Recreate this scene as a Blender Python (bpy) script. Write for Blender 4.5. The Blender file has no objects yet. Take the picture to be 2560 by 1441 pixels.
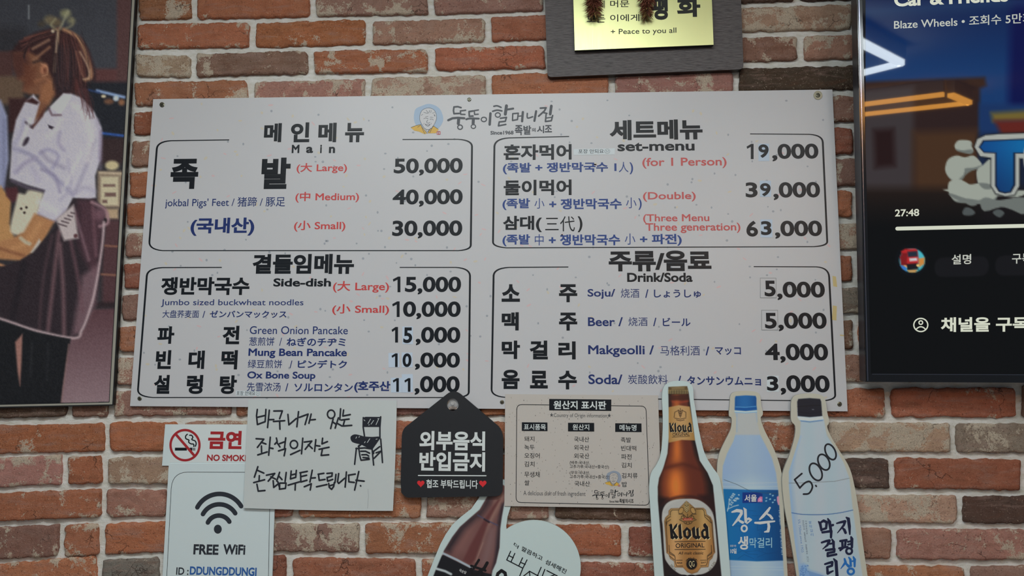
import bpy, math, random
import numpy as np
from mathutils import Vector, Matrix, noise, geometry

# ------------------------------------------------------------------ camera, world, lights, exposure
SC = bpy.context.scene
COL = SC.collection
W, H, F = 2560.0, 1441.0, 1900.0
YAW, PITCH, ROLL = math.radians(-3.1108), math.radians(7.6101), math.radians(0.4016)
CAM = Vector((0.902 - 0.75, -1.597 - 0.016, 0.040 + 1.46))
_f = Vector((math.sin(YAW) * math.cos(PITCH), math.cos(YAW) * math.cos(PITCH), math.sin(PITCH)))
_r0 = Vector((math.cos(YAW), -math.sin(YAW), 0)); _u0 = _r0.cross(_f)
_r = _r0 * math.cos(ROLL) + _u0 * math.sin(ROLL)
_u = -_r0 * math.sin(ROLL) + _u0 * math.cos(ROLL)
cd = bpy.data.cameras.new('camera'); cam = bpy.data.objects.new('camera', cd); COL.objects.link(cam)
cd.sensor_width = 36.0; cd.lens = F / W * 36.0; cd.clip_start = 0.02; cd.clip_end = 50
cam.matrix_world = Matrix(((_r.x, _u.x, -_f.x, CAM.x), (_r.y, _u.y, -_f.y, CAM.y), (_r.z, _u.z, -_f.z, CAM.z), (0, 0, 0, 1)))
SC.camera = cam
SC.view_settings.view_transform = 'Standard'; SC.view_settings.look = 'None'
SC.view_settings.gamma = 1.0; SC.view_settings.use_curve_mapping = False
SC.view_settings.exposure = 0.0
wd = bpy.data.worlds.new('world'); SC.world = wd; wd.use_nodes = True
wd.node_tree.nodes['Background'].inputs[0].default_value = (0.80, 0.92, 1.0, 1)
wd.node_tree.nodes['Background'].inputs[1].default_value = 0.18
CEIL = 2.78

def area(name, loc, size, power, color, target=None):
    l = bpy.data.lights.new(name, 'AREA'); l.shape = 'RECTANGLE'; l.size, l.size_y = size
    l.energy = power; l.color = color
    o = bpy.data.objects.new(name, l); COL.objects.link(o); o.location = loc
    if target is not None:
        o.rotation_euler = (Vector(target) - Vector(loc)).to_track_quat('-Z', 'Y').to_euler()
    return o
area('lamp_light', (-0.22, -1.42, CEIL - 0.06), (1.4, 0.42), 25, (0.93, 1.0, 1.0))
area('lamp_light', (0.0, -2.75, CEIL - 0.06), (1.2, 0.3), 8, (0.95, 1.0, 1.0))  # added fill lamp, further back than the main panel

# ------------------------------------------------------------------ colour, materials
KEY = 0.72                                    # light that falls on the wall, as a share of white
def lin(c):
    c = np.asarray(c, float) / 255.0
    return np.where(c <= 0.04045, c / 12.92, ((c + 0.055) / 1.055) ** 2.4)
def alb(c): return np.clip(lin(c) / KEY, 0, 0.92)

MATS = {}
def mat(name, rgb=None, rough=0.5, metal=0.0, spec=0.5, emit=None, raw=False):
    if name in MATS: return MATS[name]
    m = bpy.data.materials.new(name); m.use_nodes = True
    b = m.node_tree.nodes['Principled BSDF']
    if rgb is not None:
        c = lin(rgb) if raw else alb(rgb)
        b.inputs['Base Color'].default_value = (*map(float, c), 1)
    b.inputs['Roughness'].default_value = rough; b.inputs['Metallic'].default_value = metal
    b.inputs['Specular IOR Level'].default_value = spec
    if emit is not None:
        b.inputs['Base Color'].default_value = (0.004, 0.004, 0.004, 1)
        b.inputs['Emission Color'].default_value = (*map(float, lin(emit)), 1)
        b.inputs['Emission Strength'].default_value = 1.0
    MATS[name] = m; return m
def nodes(m): return m.node_tree.nodes, m.node_tree.links, m.node_tree.nodes['Principled BSDF']

def attr_mat(name, rough, spec=0.5, emission=False):
    m = mat(name, (0, 0, 0), rough, 0, spec); N, L, b = nodes(m)
    a = N.new('ShaderNodeAttribute'); a.attribute_name = 'ink'
    if emission:
        b.inputs['Base Color'].default_value = (0.004, 0.004, 0.005, 1)
        L.new(a.outputs['Color'], b.inputs['Emission Color']); b.inputs['Emission Strength'].default_value = 1.0
    else:
        L.new(a.outputs['Color'], b.inputs['Base Color'])
    return m

# ------------------------------------------------------------------ surfaces: a pixel becomes a point on a plane of the place
class Plane:
    def __init__(s, o, u, v):
        s.o, s.u, s.v = Vector(o), Vector(u).normalized(), Vector(v).normalized()
        s.n = s.u.cross(s.v).normalized()          # towards the camera side
    def __call__(s, px, py, lift=0.0):
        d = _f + _r * ((px - W / 2) / F) + _u * ((H / 2 - py) / F)
        o = s.o + s.n * lift
        t = (o - CAM).dot(s.n) / d.dot(s.n)
        return CAM + d * t
    def loc(s, p): return ((p - s.o).dot(s.u), (p - s.o).dot(s.v))
WALL = Plane((0, 0, 0), (1, 0, 0), (0, 0, 1))      # normal = (0,-1,0): lift = distance in front of the mortar

# ------------------------------------------------------------------ objects
def put(name, data, parent=None):
    o = bpy.data.objects.new(name, data); COL.objects.link(o)
    if parent is not None:
        o.parent = parent; o.matrix_parent_inverse = Matrix.Translation(-parent.location)
    return o
def thing(name, label, cat, loc, group=None):
    o = put(name, None); o.location = loc; o.empty_display_size = 0.05
    o['label'] = label; o['category'] = cat
    if group: o['group'] = group
    return o

class MB:
    def __init__(s): s.v = []; s.f = []; s.m = []; s.mats = []; s.k = 0
    def mi(s, m):
        if m not in s.mats: s.mats.append(m)
        return s.mats.index(m)
    def add(s, vs, fs, m):
        k = len(s.v); s.v.extend([tuple(v) for v in vs]); i = s.mi(m)
        for f in fs: s.f.append([a + k for a in f]); s.m.append(i)
    def fill(s, sf, pts, lift, m, holes=()):
        loops = [[sf(x, y, lift) for x, y in pts]] + [[sf(x, y, lift) for x, y in h] for h in holes]
        flat = [Vector((*sf.loc(p), 0)) for l in loops for p in l]
        it = iter(flat); l2 = [[next(it) for _ in l] for l in loops]
        s.add([p for l in loops for p in l], geometry.tessellate_polygon(l2), m)
    def slab(s, sf, pts, front, back, m, side=None, holes=(), chamfer=0.0):
        s.fill(sf, pts, front, m, holes); s.fill(sf, pts, back, side or m, holes)
        for lp in [pts] + list(holes):
            n = len(lp); a = [sf(x, y, front) for x, y in lp]; b = [p - sf.n * (front - back) for p in a]
            s.add(a + b, [[i, (i + 1) % n, n + (i + 1) % n, n + i] for i in range(n)], side or m)
    def stroke(s, sf, pts, w, lift, m, closed=False, caps=True):
        ws = [w] * len(pts) if np.isscalar(w) else list(w)
        P = [(float(x), float(y), ww / 2) for (x, y), ww in zip(pts, ws)]
        P = [p for i, p in enumerate(P) if i == 0 or math.hypot(p[0] - P[i - 1][0], p[1] - P[i - 1][1]) > 1e-4]
        if closed:
            if math.hypot(P[0][0] - P[-1][0], P[0][1] - P[-1][1]) < 1e-4: P.pop()
            runs = [P]
        else:                                          # a sharp turn starts a new strip
            runs = [[P[0]]]
            for i in range(1, len(P)):
                runs[-1].append(P[i])
                if i < len(P) - 1:
                    a0 = math.atan2(P[i][1] - P[i - 1][1], P[i][0] - P[i - 1][0]); a1 = math.atan2(P[i + 1][1] - P[i][1], P[i + 1][0] - P[i][0])
                    if abs((a1 - a0 + math.pi) % (2 * math.pi) - math.pi) > 0.9: runs.append([P[i]])
        for k, R in enumerate(runs):
            n = len(R); lf = lift + 0.000012 * (s.k % 14); s.k += 1; left, right = [], []
            for i in range(n):
                x, y, r = R[i]; ds = []
                for j0, j1 in ((i - 1, i), (i, i + 1)):
                    if closed or (j0 >= 0 and j1 < n):
                        q0, q1 = R[j0 % n], R[j1 % n]; l = math.hypot(q1[0] - q0[0], q1[1] - q0[1]); ds.append(((q1[0] - q0[0]) / l, (q1[1] - q0[1]) / l))
                if not ds: continue
                tx, ty = sum(d[0] for d in ds), sum(d[1] for d in ds); l = math.hypot(tx, ty) or 1; tx, ty = tx / l, ty / l
                c = max(0.6, tx * ds[0][0] + ty * ds[0][1]); nx, ny = -ty * r / c, tx * r / c
                left.append((x + nx, y + ny)); right.append((x - nx, y - ny))
            if len(left) < 2: continue
            cap0 = cap1 = []
            if caps and not closed:
                for e, (i, j, sg) in enumerate(((0, 1, -1), (n - 1, n - 2, -1))):
                    x, y, r = R[i]; a = math.atan2(y - R[j][1], x - R[j][0])
                    arc = [(x + r * math.cos(a + t), y + r * math.sin(a + t)) for t in np.linspace(-math.pi / 2, math.pi / 2, 6)[1:-1]]
                    if e == 0: cap0 = arc
                    else: cap1 = arc
            V = left + right; N_ = len(left); Fq = [[i, i + 1, N_ + i + 1, N_ + i] for i in range(N_ - 1)]
            if closed: Fq.append([N_ - 1, 0, N_, 2 * N_ - 1])
            if cap1: o = len(V); V = V + cap1; Fq.append([2 * N_ - 1] + [o + q for q in range(len(cap1))] + [N_ - 1]) if abs(V[2 * N_ - 1][0] - cap1[0][0]) + abs(V[2 * N_ - 1][1] - cap1[0][1]) < abs(V[N_ - 1][0] - cap1[0][0]) + abs(V[N_ - 1][1] - cap1[0][1]) else Fq.append([N_ - 1] + [o + q for q in range(len(cap1))] + [2 * N_ - 1])
            if cap0: o = len(V); V = V + cap0; Fq.append([0] + [o + q for q in range(len(cap0))] + [N_]) if abs(V[0][0] - cap0[0][0]) + abs(V[0][1] - cap0[0][1]) < abs(V[N_][0] - cap0[0][0]) + abs(V[N_][1] - cap0[0][1]) else Fq.append([N_] + [o + q for q in range(len(cap0))] + [0])
            s.add([sf(x, y, lf) for x, y in V], Fq, m)
    def text(s, sf, txt, bl, tr, lift, m, bold=0.0, br=None, tl=None, res=4, slant=0.0):
        V, Fc = glyphs(txt, bold, res)
        p = sf(*bl, lift)
        if br is None:
            d = sf(*tr, lift) - p; a, b = sf.u * d.dot(sf.u), sf.v * d.dot(sf.v)
        else:
            a, b = sf(*br, lift) - p, sf(*tl, lift) - p
        b = b + a.normalized() * (slant * b.length)
        s.add([p + a * float(x) + b * float(y) + sf.n * (0.00012 * float(z)) for x, y, z in V], Fc, m)
    def box(s, sf, x0, y0, x1, y1, lift, m):
        s.fill(sf, [(x0, y0), (x1, y0), (x1, y1), (x0, y1)], lift, m)
    def build(s, name, parent=None, smooth=False):
        me = bpy.data.meshes.new(name); me.from_pydata(s.v, [], s.f)
        for m in s.mats: me.materials.append(m)
        me.polygons.foreach_set('material_index', s.m)
        if smooth: me.polygons.foreach_set('use_smooth', [True] * len(s.f))
        me.update(); return put(name, me, parent)

_G = {}
def glyphs(txt, bold, res):
    key = (txt, bold, res)
    if key in _G: return _G[key]
    c = bpy.data.curves.new('t', 'FONT'); c.body = txt; c.size = 1.0; c.resolution_u = res
    if bold: c.bevel_depth = bold; c.bevel_resolution = 1
    o = bpy.data.objects.new('t', c); COL.objects.link(o)
    dg = bpy.context.evaluated_depsgraph_get()
    me = bpy.data.meshes.new_from_object(o.evaluated_get(dg))
    V = np.array([v.co[:] for v in me.vertices]); Fc = []
    for p in me.polygons:
        vs = list(p.vertices)
        if np.mean(V[vs, 2]) > -1e-5: Fc.append(vs)
    used = sorted({i for f in Fc for i in f}); mp = {a: i for i, a in enumerate(used)}
    Fc = [[mp[i] for i in f] for f in Fc]; V = V[used]
    lo, hi = V.min(0), V.max(0); V = (V - lo) / np.maximum(hi - lo, 1e-6)
    bpy.data.objects.remove(o); bpy.data.curves.remove(c); bpy.data.meshes.remove(me)
    _G[key] = (V, Fc); return _G[key]

def curve(pts, k=6, closed=False):
    """Catmull-Rom through the points"""
    P = [np.array(p, float) for p in pts]; n = len(P); out = []
    for i in range(n if closed else n - 1):
        g = (lambda j: P[j % n]) if closed else (lambda j: P[min(max(j, 0), n - 1)])
        a, b, c, d = g(i - 1), g(i), g(i + 1), g(i + 2)
        for t in np.arange(k) / k:
            out.append(tuple(0.5 * (2 * b + (c - a) * t + (2 * a - 5 * b + 4 * c - d) * t * t + (3 * b - a - 3 * c + d) * t ** 3)))
    if not closed: out.append(tuple(P[-1]))
    return out
def oval(cx, cy, rx, ry=None, k=28, a=0.0):
    ry = rx if ry is None else ry; ca, sa = math.cos(a), math.sin(a); r = []
    for i in range(k):
        t = 2 * math.pi * i / k; x, y = rx * math.cos(t), ry * math.sin(t)
        r.append((cx + x * ca - y * sa, cy + x * sa + y * ca))
    return r
def crop(ox, oy, sc):                                # measured in an enlarged view of the photograph
    return lambda pts: [(ox + x / sc, oy + y / sc) for x, y in pts]
def rrect(c, r, k=5):
    """quad with rounded corners; c = four px corners in order"""
    out = []
    for i in range(4):
        p, a, b = np.array(c[i], float), np.array(c[i - 1], float), np.array(c[(i + 1) % 4], float)
        s, e = p + (a - p) / np.linalg.norm(a - p) * r, p + (b - p) / np.linalg.norm(b - p) * r
        for t in np.linspace(0, 1, k): out.append(tuple((1 - t) ** 2 * s + 2 * t * (1 - t) * p + t * t * e))
    return out

class Paint:
    """a printed or displayed picture: a fine mesh coloured point by point"""
    def __init__(s, x0, y0, x1, y1, step, col):
        s.nx, s.ny = int((x1 - x0) / step) + 1, int((y1 - y0) / step) + 1
        s.X, s.Y = np.meshgrid(x0 + np.arange(s.nx) * step, y0 + np.arange(s.ny) * step)
        s.C = np.zeros((s.ny, s.nx, 3)); s.C[:] = col; s.x0, s.y0, s.st = x0, y0, step
    def win(s, xs, ys, pad):
        i0 = max(0, int((min(ys) - pad - s.y0) / s.st)); i1 = min(s.ny, int((max(ys) + pad - s.y0) / s.st) + 2)
        j0 = max(0, int((min(xs) - pad - s.x0) / s.st)); j1 = min(s.nx, int((max(xs) + pad - s.x0) / s.st) + 2)
        return slice(i0, max(i0, i1)), slice(j0, max(j0, j1))
    def sd(s, pts, w, closed=True):
        X, Y = s.X[w], s.Y[w]; D = np.full(X.shape, 1e9); ins = np.zeros(X.shape, bool); n = len(pts)
        for i in range(n if closed else n - 1):
            (ax, ay), (bx, by) = pts[i], pts[(i + 1) % n]
            ex, ey = bx - ax, by - ay; l = ex * ex + ey * ey + 1e-9
            t = np.clip(((X - ax) * ex + (Y - ay) * ey) / l, 0, 1)
            D = np.minimum(D, np.hypot(X - ax - t * ex, Y - ay - t * ey))
            if closed and ay != by:
                ins ^= ((ay > Y) != (by > Y)) & (X < ex * (Y - ay) / (by - ay) + ax)
        return np.where(ins, -D, D)
    def mix(s, w, a, col):
        c = col(s.X[w], s.Y[w]) if callable(col) else np.array(col, float)
        s.C[w] += (c - s.C[w]) * a[..., None]
    def poly(s, pts, col, soft=1.5, alpha=1.0, sm=0):
        if sm: pts = curve(pts, sm, True)
        w = s.win([p[0] for p in pts], [p[1] for p in pts], soft * 2)
        s.mix(w, alpha * np.clip(0.5 - s.sd(pts, w) / (2 * soft), 0, 1), col)
    def line(s, pts, wd, col, soft=1.2, alpha=1.0, sm=0):
        if sm: pts = curve(pts, sm)
        w = s.win([p[0] for p in pts], [p[1] for p in pts], wd + soft * 2)
        s.mix(w, alpha * np.clip(0.5 - (s.sd(pts, w, False) - wd / 2) / (2 * soft), 0, 1), col)
    def oval(s, cx, cy, rx, ry, col, soft=1.5, alpha=1.0, a=0.0): s.poly(oval(cx, cy, rx, ry, 24, a), col, soft, alpha)
    def box(s, x0, y0, x1, y1, col, soft=1.5, alpha=1.0): s.poly([(x0, y0), (x1, y0), (x1, y1), (x0, y1)], col, soft, alpha)
    def mask(s, pts, col, soft=1.3):
        w = (slice(0, s.ny), slice(0, s.nx)); s.mix(w, np.clip(0.5 + s.sd(pts, w) / (2 * soft), 0, 1), col)
    def grain(s, amp, seed):
        r = np.random.RandomState(seed); s.C += (r.rand(s.ny, s.nx, 1) - 0.5) * amp
    def build(s, name, sf, lift, parent, m, clip=None, margin=0.0, raw=False):
        keep = np.ones((s.ny, s.nx), bool)
        if clip is not None:
            keep = s.sd(clip, (slice(0, s.ny), slice(0, s.nx))) < margin
        idx = -np.ones((s.ny, s.nx), int); q = keep[:-1, :-1] & keep[1:, :-1] & keep[:-1, 1:] & keep[1:, 1:]
        use = np.zeros_like(keep); use[:-1, :-1] |= q; use[1:, :-1] |= q; use[:-1, 1:] |= q; use[1:, 1:] |= q
        idx[use] = np.arange(use.sum())
        # vectorised unprojection
        xs, ys = s.X[use], s.Y[use]
        D = np.array(_f)[None] + np.array(_r)[None] * ((xs - W / 2) / F)[:, None] + np.array(_u)[None] * ((H / 2 - ys) / F)[:, None]
        n = np.array(sf.n); o = np.array(sf.o + sf.n * lift); t = ((o - np.array(CAM)) @ n) / (D @ n)
        V = np.array(CAM)[None] + D * t[:, None]
        I, J = np.nonzero(q)
        Fc = np.stack([idx[I, J], idx[I + 1, J], idx[I + 1, J + 1], idx[I, J + 1]], -1)
        me = bpy.data.meshes.new(name); me.from_pydata(V.tolist(), [], Fc.tolist())
        c = np.clip(s.C[use], 0, 255); c = lin(c) if raw else alb(c)
        at = me.color_attributes.new('ink', 'FLOAT_COLOR', 'POINT')
        at.data.foreach_set('color', np.concatenate([c, np.ones((len(c), 1))], 1).astype(np.float32).ravel())
        me.materials.append(m); me.update(); return put(name, me, parent)

# ------------------------------------------------------------------ the brick wall
def mixrgb(N, L, fac, a, b, blend='MIX'):
    n = N.new('ShaderNodeMix'); n.data_type = 'RGBA'; n.blend_type = blend
    for sock, val in ((n.inputs[0], fac), (n.inputs[6], a), (n.inputs[7], b)):
        if hasattr(val, 'links') or isinstance(val, bpy.types.NodeSocket): L.new(val, sock)
        else: sock.default_value = val if not isinstance(val, tuple) else (*val, 1)
    return n.outputs[2]
def math_n(N, L, op, a, b=0.0, clamp=False):
    n = N.new('ShaderNodeMath'); n.operation = op; n.use_clamp = clamp
    for i, v in ((0, a), (1, b)):
        if isinstance(v, bpy.types.NodeSocket): L.new(v, n.inputs[i])
        else: n.inputs[i].default_value = v
    return n.outputs[0]
def ramp(N, L, v, lo, hi):
    n = N.new('ShaderNodeMapRange'); n.inputs[1].default_value = lo; n.inputs[2].default_value = hi
    L.new(v, n.inputs[0]); return n.outputs[0]
def tex_noise(N, L, co, scale, detail=4, rough=0.55, dist=0.0):
    n = N.new('ShaderNodeTexNoise'); n.inputs['Scale'].default_value = scale; n.inputs['Detail'].default_value = detail
    n.inputs['Roughness'].default_value = rough; n.inputs['Distortion'].default_value = dist
    L.new(co, n.inputs['Vector']); return n.outputs[0]

def tup(c): return tuple(float(x) for x in alb(c))
mb_ = mat('brick', (150, 100, 80), 0.92, 0, 0.25); N, L, B = nodes(mb_)
at = N.new('ShaderNodeAttribute'); at.attribute_name = 'ink'
aw = N.new('ShaderNodeAttribute'); aw.attribute_name = 'wash'
gc = N.new('ShaderNodeNewGeometry').outputs['Position']
n_big = tex_noise(N, L, gc, 16, 5, 0.6, 0.6); n_mid = tex_noise(N, L, gc, 55, 6, 0.65, 0.3)
n_fin = tex_noise(N, L, gc, 330, 4, 0.7); n_grit = tex_noise(N, L, gc, 800, 3, 0.7)
n_pit = tex_noise(N, L, gc, 210, 2, 0.5); mps = N.new('ShaderNodeMapping'); mps.inputs['Scale'].default_value = (14, 14, 60); L.new(gc, mps.inputs['Vector']); n_str = tex_noise(N, L, mps.outputs[0], 1, 5, 0.65, 0.5)
tone = mixrgb(N, L, ramp(N, L, n_mid, 0.36, 0.66), at.outputs['Color'], (0.84, 0.78, 0.76), 'MULTIPLY')
tone = mixrgb(N, L, ramp(N, L, n_big, 0.42, 0.72), tone, (1.16, 1.06, 1.02), 'MULTIPLY')
tone = mixrgb(N, L, math_n(N, L, 'MULTIPLY', ramp(N, L, n_str, 0.50, 0.68), 0.45), tone, tup((156, 128, 118)))
tone = mixrgb(N, L, math_n(N, L, 'MULTIPLY', math_n(N, L, 'SUBTRACT', 1.0, ramp(N, L, n_str, 0.32, 0.46)), 0.35), tone, tup((104, 66, 50)))
# lime wash in patches with torn, grainy borders
wsum = math_n(N, L, 'ADD', n_big, math_n(N, L, 'MULTIPLY', math_n(N, L, 'SUBTRACT', n_fin, 0.5), 0.34))
wsum = math_n(N, L, 'ADD', wsum, math_n(N, L, 'MULTIPLY', math_n(N, L, 'SUBTRACT', n_mid, 0.5), 0.55))
wsum = math_n(N, L, 'ADD', wsum, aw.outputs['Fac'])
wash = ramp(N, L, wsum, 0.675, 0.735)
wcol = mixrgb(N, L, ramp(N, L, n_grit, 0.3, 0.7), tup((162, 148, 130)), tup((206, 194, 176)))
tone = mixrgb(N, L, math_n(N, L, 'MULTIPLY', wash, 0.86), tone, wcol)
# grains of lime and dark pits
tone = mixrgb(N, L, math_n(N, L, 'MULTIPLY', ramp(N, L, n_fin, 0.625, 0.67), 0.62), tone, tup((198, 182, 162)))
pit = math_n(N, L, 'MAXIMUM', math_n(N, L, 'SUBTRACT', 1.0, ramp(N, L, n_fin, 0.31, 0.39)), math_n(N, L, 'SUBTRACT', 1.0, ramp(N, L, n_pit, 0.23, 0.28)))
tone = mixrgb(N, L, math_n(N, L, 'MULTIPLY', pit, 0.7), tone, tup((70, 48, 40)))
vo = N.new('ShaderNodeTexVoronoi'); vo.feature = 'DISTANCE_TO_EDGE'; vo.inputs['Scale'].default_value = 13
dv = N.new('ShaderNodeVectorMath'); dv.operation = 'ADD'; sc_ = N.new('ShaderNodeVectorMath'); sc_.operation = 'SCALE'; sc_.inputs['Scale'].default_value = 0.05
nn = N.new('ShaderNodeTexNoise'); nn.inputs['Scale'].default_value = 45; nn.inputs['Detail'].default_value = 4; L.new(gc, nn.inputs['Vector']); L.new(nn.outputs['Color'], sc_.inputs[0]); L.new(gc, dv.inputs[0]); L.new(sc_.outputs[0], dv.inputs[1]); L.new(dv.outputs[0], vo.inputs['Vector'])
crack = math_n(N, L, 'MULTIPLY', math_n(N, L, 'SUBTRACT', 1.0, ramp(N, L, vo.outputs['Distance'], 0.004, 0.014)), ramp(N, L, tex_noise(N, L, gc, 9, 2), 0.57, 0.62))
tone = mixrgb(N, L, math_n(N, L, 'MULTIPLY', crack, 0.65), tone, tup((52, 38, 34)))
tone = mixrgb(N, L, ramp(N, L, n_grit, 0.25, 0.75), mixrgb(N, L, 1.0, tone, (0.80, 0.80, 0.80), 'MULTIPLY'), mixrgb(N, L, 1.0, tone, (1.12, 1.12, 1.12), 'MULTIPLY'))
L.new(tone, B.inputs['Base Color'])
hgt = math_n(N, L, 'ADD', math_n(N, L, 'SUBTRACT', math_n(N, L, 'MULTIPLY', n_fin, 0.6), math_n(N, L, 'MULTIPLY', math_n(N, L, 'ADD', pit, crack), 0.35)), math_n(N, L, 'ADD', math_n(N, L, 'MULTIPLY', n_grit, 0.25), math_n(N, L, 'MULTIPLY', n_mid, 0.9)))
bp = N.new('ShaderNodeBump'); bp.inputs['Strength'].default_value = 0.7; bp.inputs['Distance'].default_value = 0.005
L.new(hgt, bp.inputs['Height']); L.new(bp.outputs[0], B.inputs['Normal'])

mm_ = mat('mortar', (176, 174, 164), 0.95, 0, 0.2); N, L, B = nodes(mm_)
gc = N.new('ShaderNodeNewGeometry').outputs['Position']
mp = N.new('ShaderNodeMapping'); mp.inputs['Scale'].default_value = (0.35, 1, 1); L.new(gc, mp.inputs['Vector'])
m1 = tex_noise(N, L, mp.outputs[0], 90, 5, 0.65); m2 = tex_noise(N, L, gc, 500, 3, 0.6)
t = mixrgb(N, L, ramp(N, L, m1, 0.3, 0.7), tup((184, 182, 171)), tup((220, 219, 211)))
t = mixrgb(N, L, math_n(N, L, 'SUBTRACT', 1.0, ramp(N, L, m2, 0.26, 0.36)), t, tup((140, 132, 120)))
L.new(t, B.inputs['Base Color'])
bp = N.new('ShaderNodeBump'); bp.inputs['Strength'].default_value = 0.5; bp.inputs['Distance'].default_value = 0.004
L.new(math_n(N, L, 'ADD', m1, math_n(N, L, 'MULTIPLY', m2, 0.3)), bp.inputs['Height']); L.new(bp.outputs[0], B.inputs['Normal'])

# mortar beds (px polylines), top to bottom
BEDS = [
    [(300, -97), (526, -96), (1066, -106), (1984, -140)],
    [(300, -22), (526, -23), (1066, -32), (1984, -65)],
    [(320, 54), (526, 51.6), (1066, 41), (1984, 9), (2150, 4)],
    [(320, 128.5), (526, 127), (1066, 113), (1984, 82), (2150, 77)],
    [(320, 198.5), (526, 197.6), (1066, 184.6), (1984, 157), (2150, 152)],
    [(320, 270), (1066, 256), (2110, 232)],
    [(320, 343), (2115, 310.7)], [(320, 422), (2115, 389.8)], [(320, 498), (2115, 469)],
    [(320, 574), (2115, 549.6)], [(320, 650), (2115, 632)], [(320, 729), (2115, 712.5)],
    [(320, 808), (2115, 791.6)], [(320, 888), (2115, 880)],
    [(0, 975), (320, 971), (2115, 962), (2560, 961)],
    [(0, 1055), (150, 1050.5), (336, 1049), (995, 1046), (1750, 1048), (2200, 1051), (2560, 1053)],
    [(0, 1142), (250, 1136), (336, 1137.7), (995, 1130), (1750, 1137.5), (2200, 1138), (2560, 1141)],
    [(0, 1227), (250, 1217), (336, 1218.8), (995, 1213), (1750, 1225), (2200, 1230), (2560, 1234)],
    [(0, 1311), (250, 1301), (336, 1300), (995, 1303), (1480, 1308.7), (2200, 1317), (2560, 1318)],
    [(0, 1407), (250, 1395), (336, 1382), (850, 1391), (1500, 1399), (2200, 1407), (2560, 1408)],
    [(0, 1500), (336, 1472), (1500, 1489), (2560, 1499)],
    [(0, 1590), (336, 1562), (1500, 1580), (2560, 1590)],
]
def bed(i, x):
    P = BEDS[i]
    for (x0, y0), (x1, y1) in zip(P, P[1:]):
        if x <= x1 or (x1, y1) == P[-1]: 
            s = (x - x0) / (x1 - x0)
            if x < x0: s = max(s, -0.5 * 0 + s)
            return y0 + (y1 - y0) * s
PANEL = [(-140, 345), (0, 338), (100, 334), (228, 329), (600, 306), (960, 284), (1060, 268), (1250, 259), (1440, 248), (1600, 240)]
def panel_x(y): return float(np.interp(y, [p[0] for p in PANEL], [p[1] for p in PANEL]))
KINDS = {'o': ((170, 112, 84), 0.015), 'O': ((168, 112, 86), 0.095), 'r': ((148, 94, 76), 0.0), 'R': ((150, 96, 80), 0.09), 'p': ((162, 126, 112), 0.035), 'P': ((162, 124, 110), 0.125),
         'b': ((172, 146, 124), 0.19), 'g': ((120, 117, 113), 0.0), 'G': ((132, 124, 114), 0.15), 'd': ((88, 72, 63), -0.05), 'm': ((138, 108, 95), 0.045), 'M': ((138, 109, 95), 0.12)}
J1 = [630, 925, 1222, 1530, 1840, 2140]; J0 = [485, 780, 1077, 1365, 1680, 1995]
# joints of each row right of the panel's edge (px), and the kinds of its bricks
ROWS = [
    (J1, 'opmoPmR'),
    (J0, 'OoPPpdd'), (J1[:1] + [923, 1221, 1530, 1840, 2137], 'OoPopbm'), ([483, 777, 1078, 1370, 1690, 2004], 'bmOooMP'), ([626, 919, 1221, 1530, 1842, 2150], 'OPboPdd'),
    (J0, 'rmpompM'), (J1, 'MopmorR'), (J0, 'omopmpM'), (J1, 'opompoO'), (J0, 'Mopompb'), (J1, 'rmpmoor'),
    (J0, 'mopmopG'), (J1, 'opmopmo'), (J0, 'PopmopP'),
    ([583, 880, 1190, 1500, 1870, 2222, 2552], 'POmoooom'),
    ([450, 752, 1060, 1370, 1690, 2062, 2386], 'oPoomObG'),
    ([600, 905, 1215, 1540, 1890, 2233, 2560], 'bmOopdrO'),
    ([420, 738, 1059, 1380, 1715, 2076, 2403], 'pROPdmbd'),
    ([584, 904, 1222, 1563, 1900, 2238, 2575], 'oMOorpPO'),
    ([402, 724, 1047, 1370, 1688, 2010, 2422], 'grooRpOp'),
    ([560, 880, 1200, 1540, 1880, 2220], 'opmoopO'),
]
LEFT = {14: ([170], 'dm'), 15: ([-40], 'oo'), 16: ([161], 'PO'), 17: ([-20], 'OO'), 18: ([152], 'mO'), 19: ([-60], 'oO'), 20: ([140], 'pO')}
rs = random.Random(7)
def nz(x, y, z=0.0): return noise.noise(Vector((x, y, z)))
bv, bf, bc, bw = [], [], [], []
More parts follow.
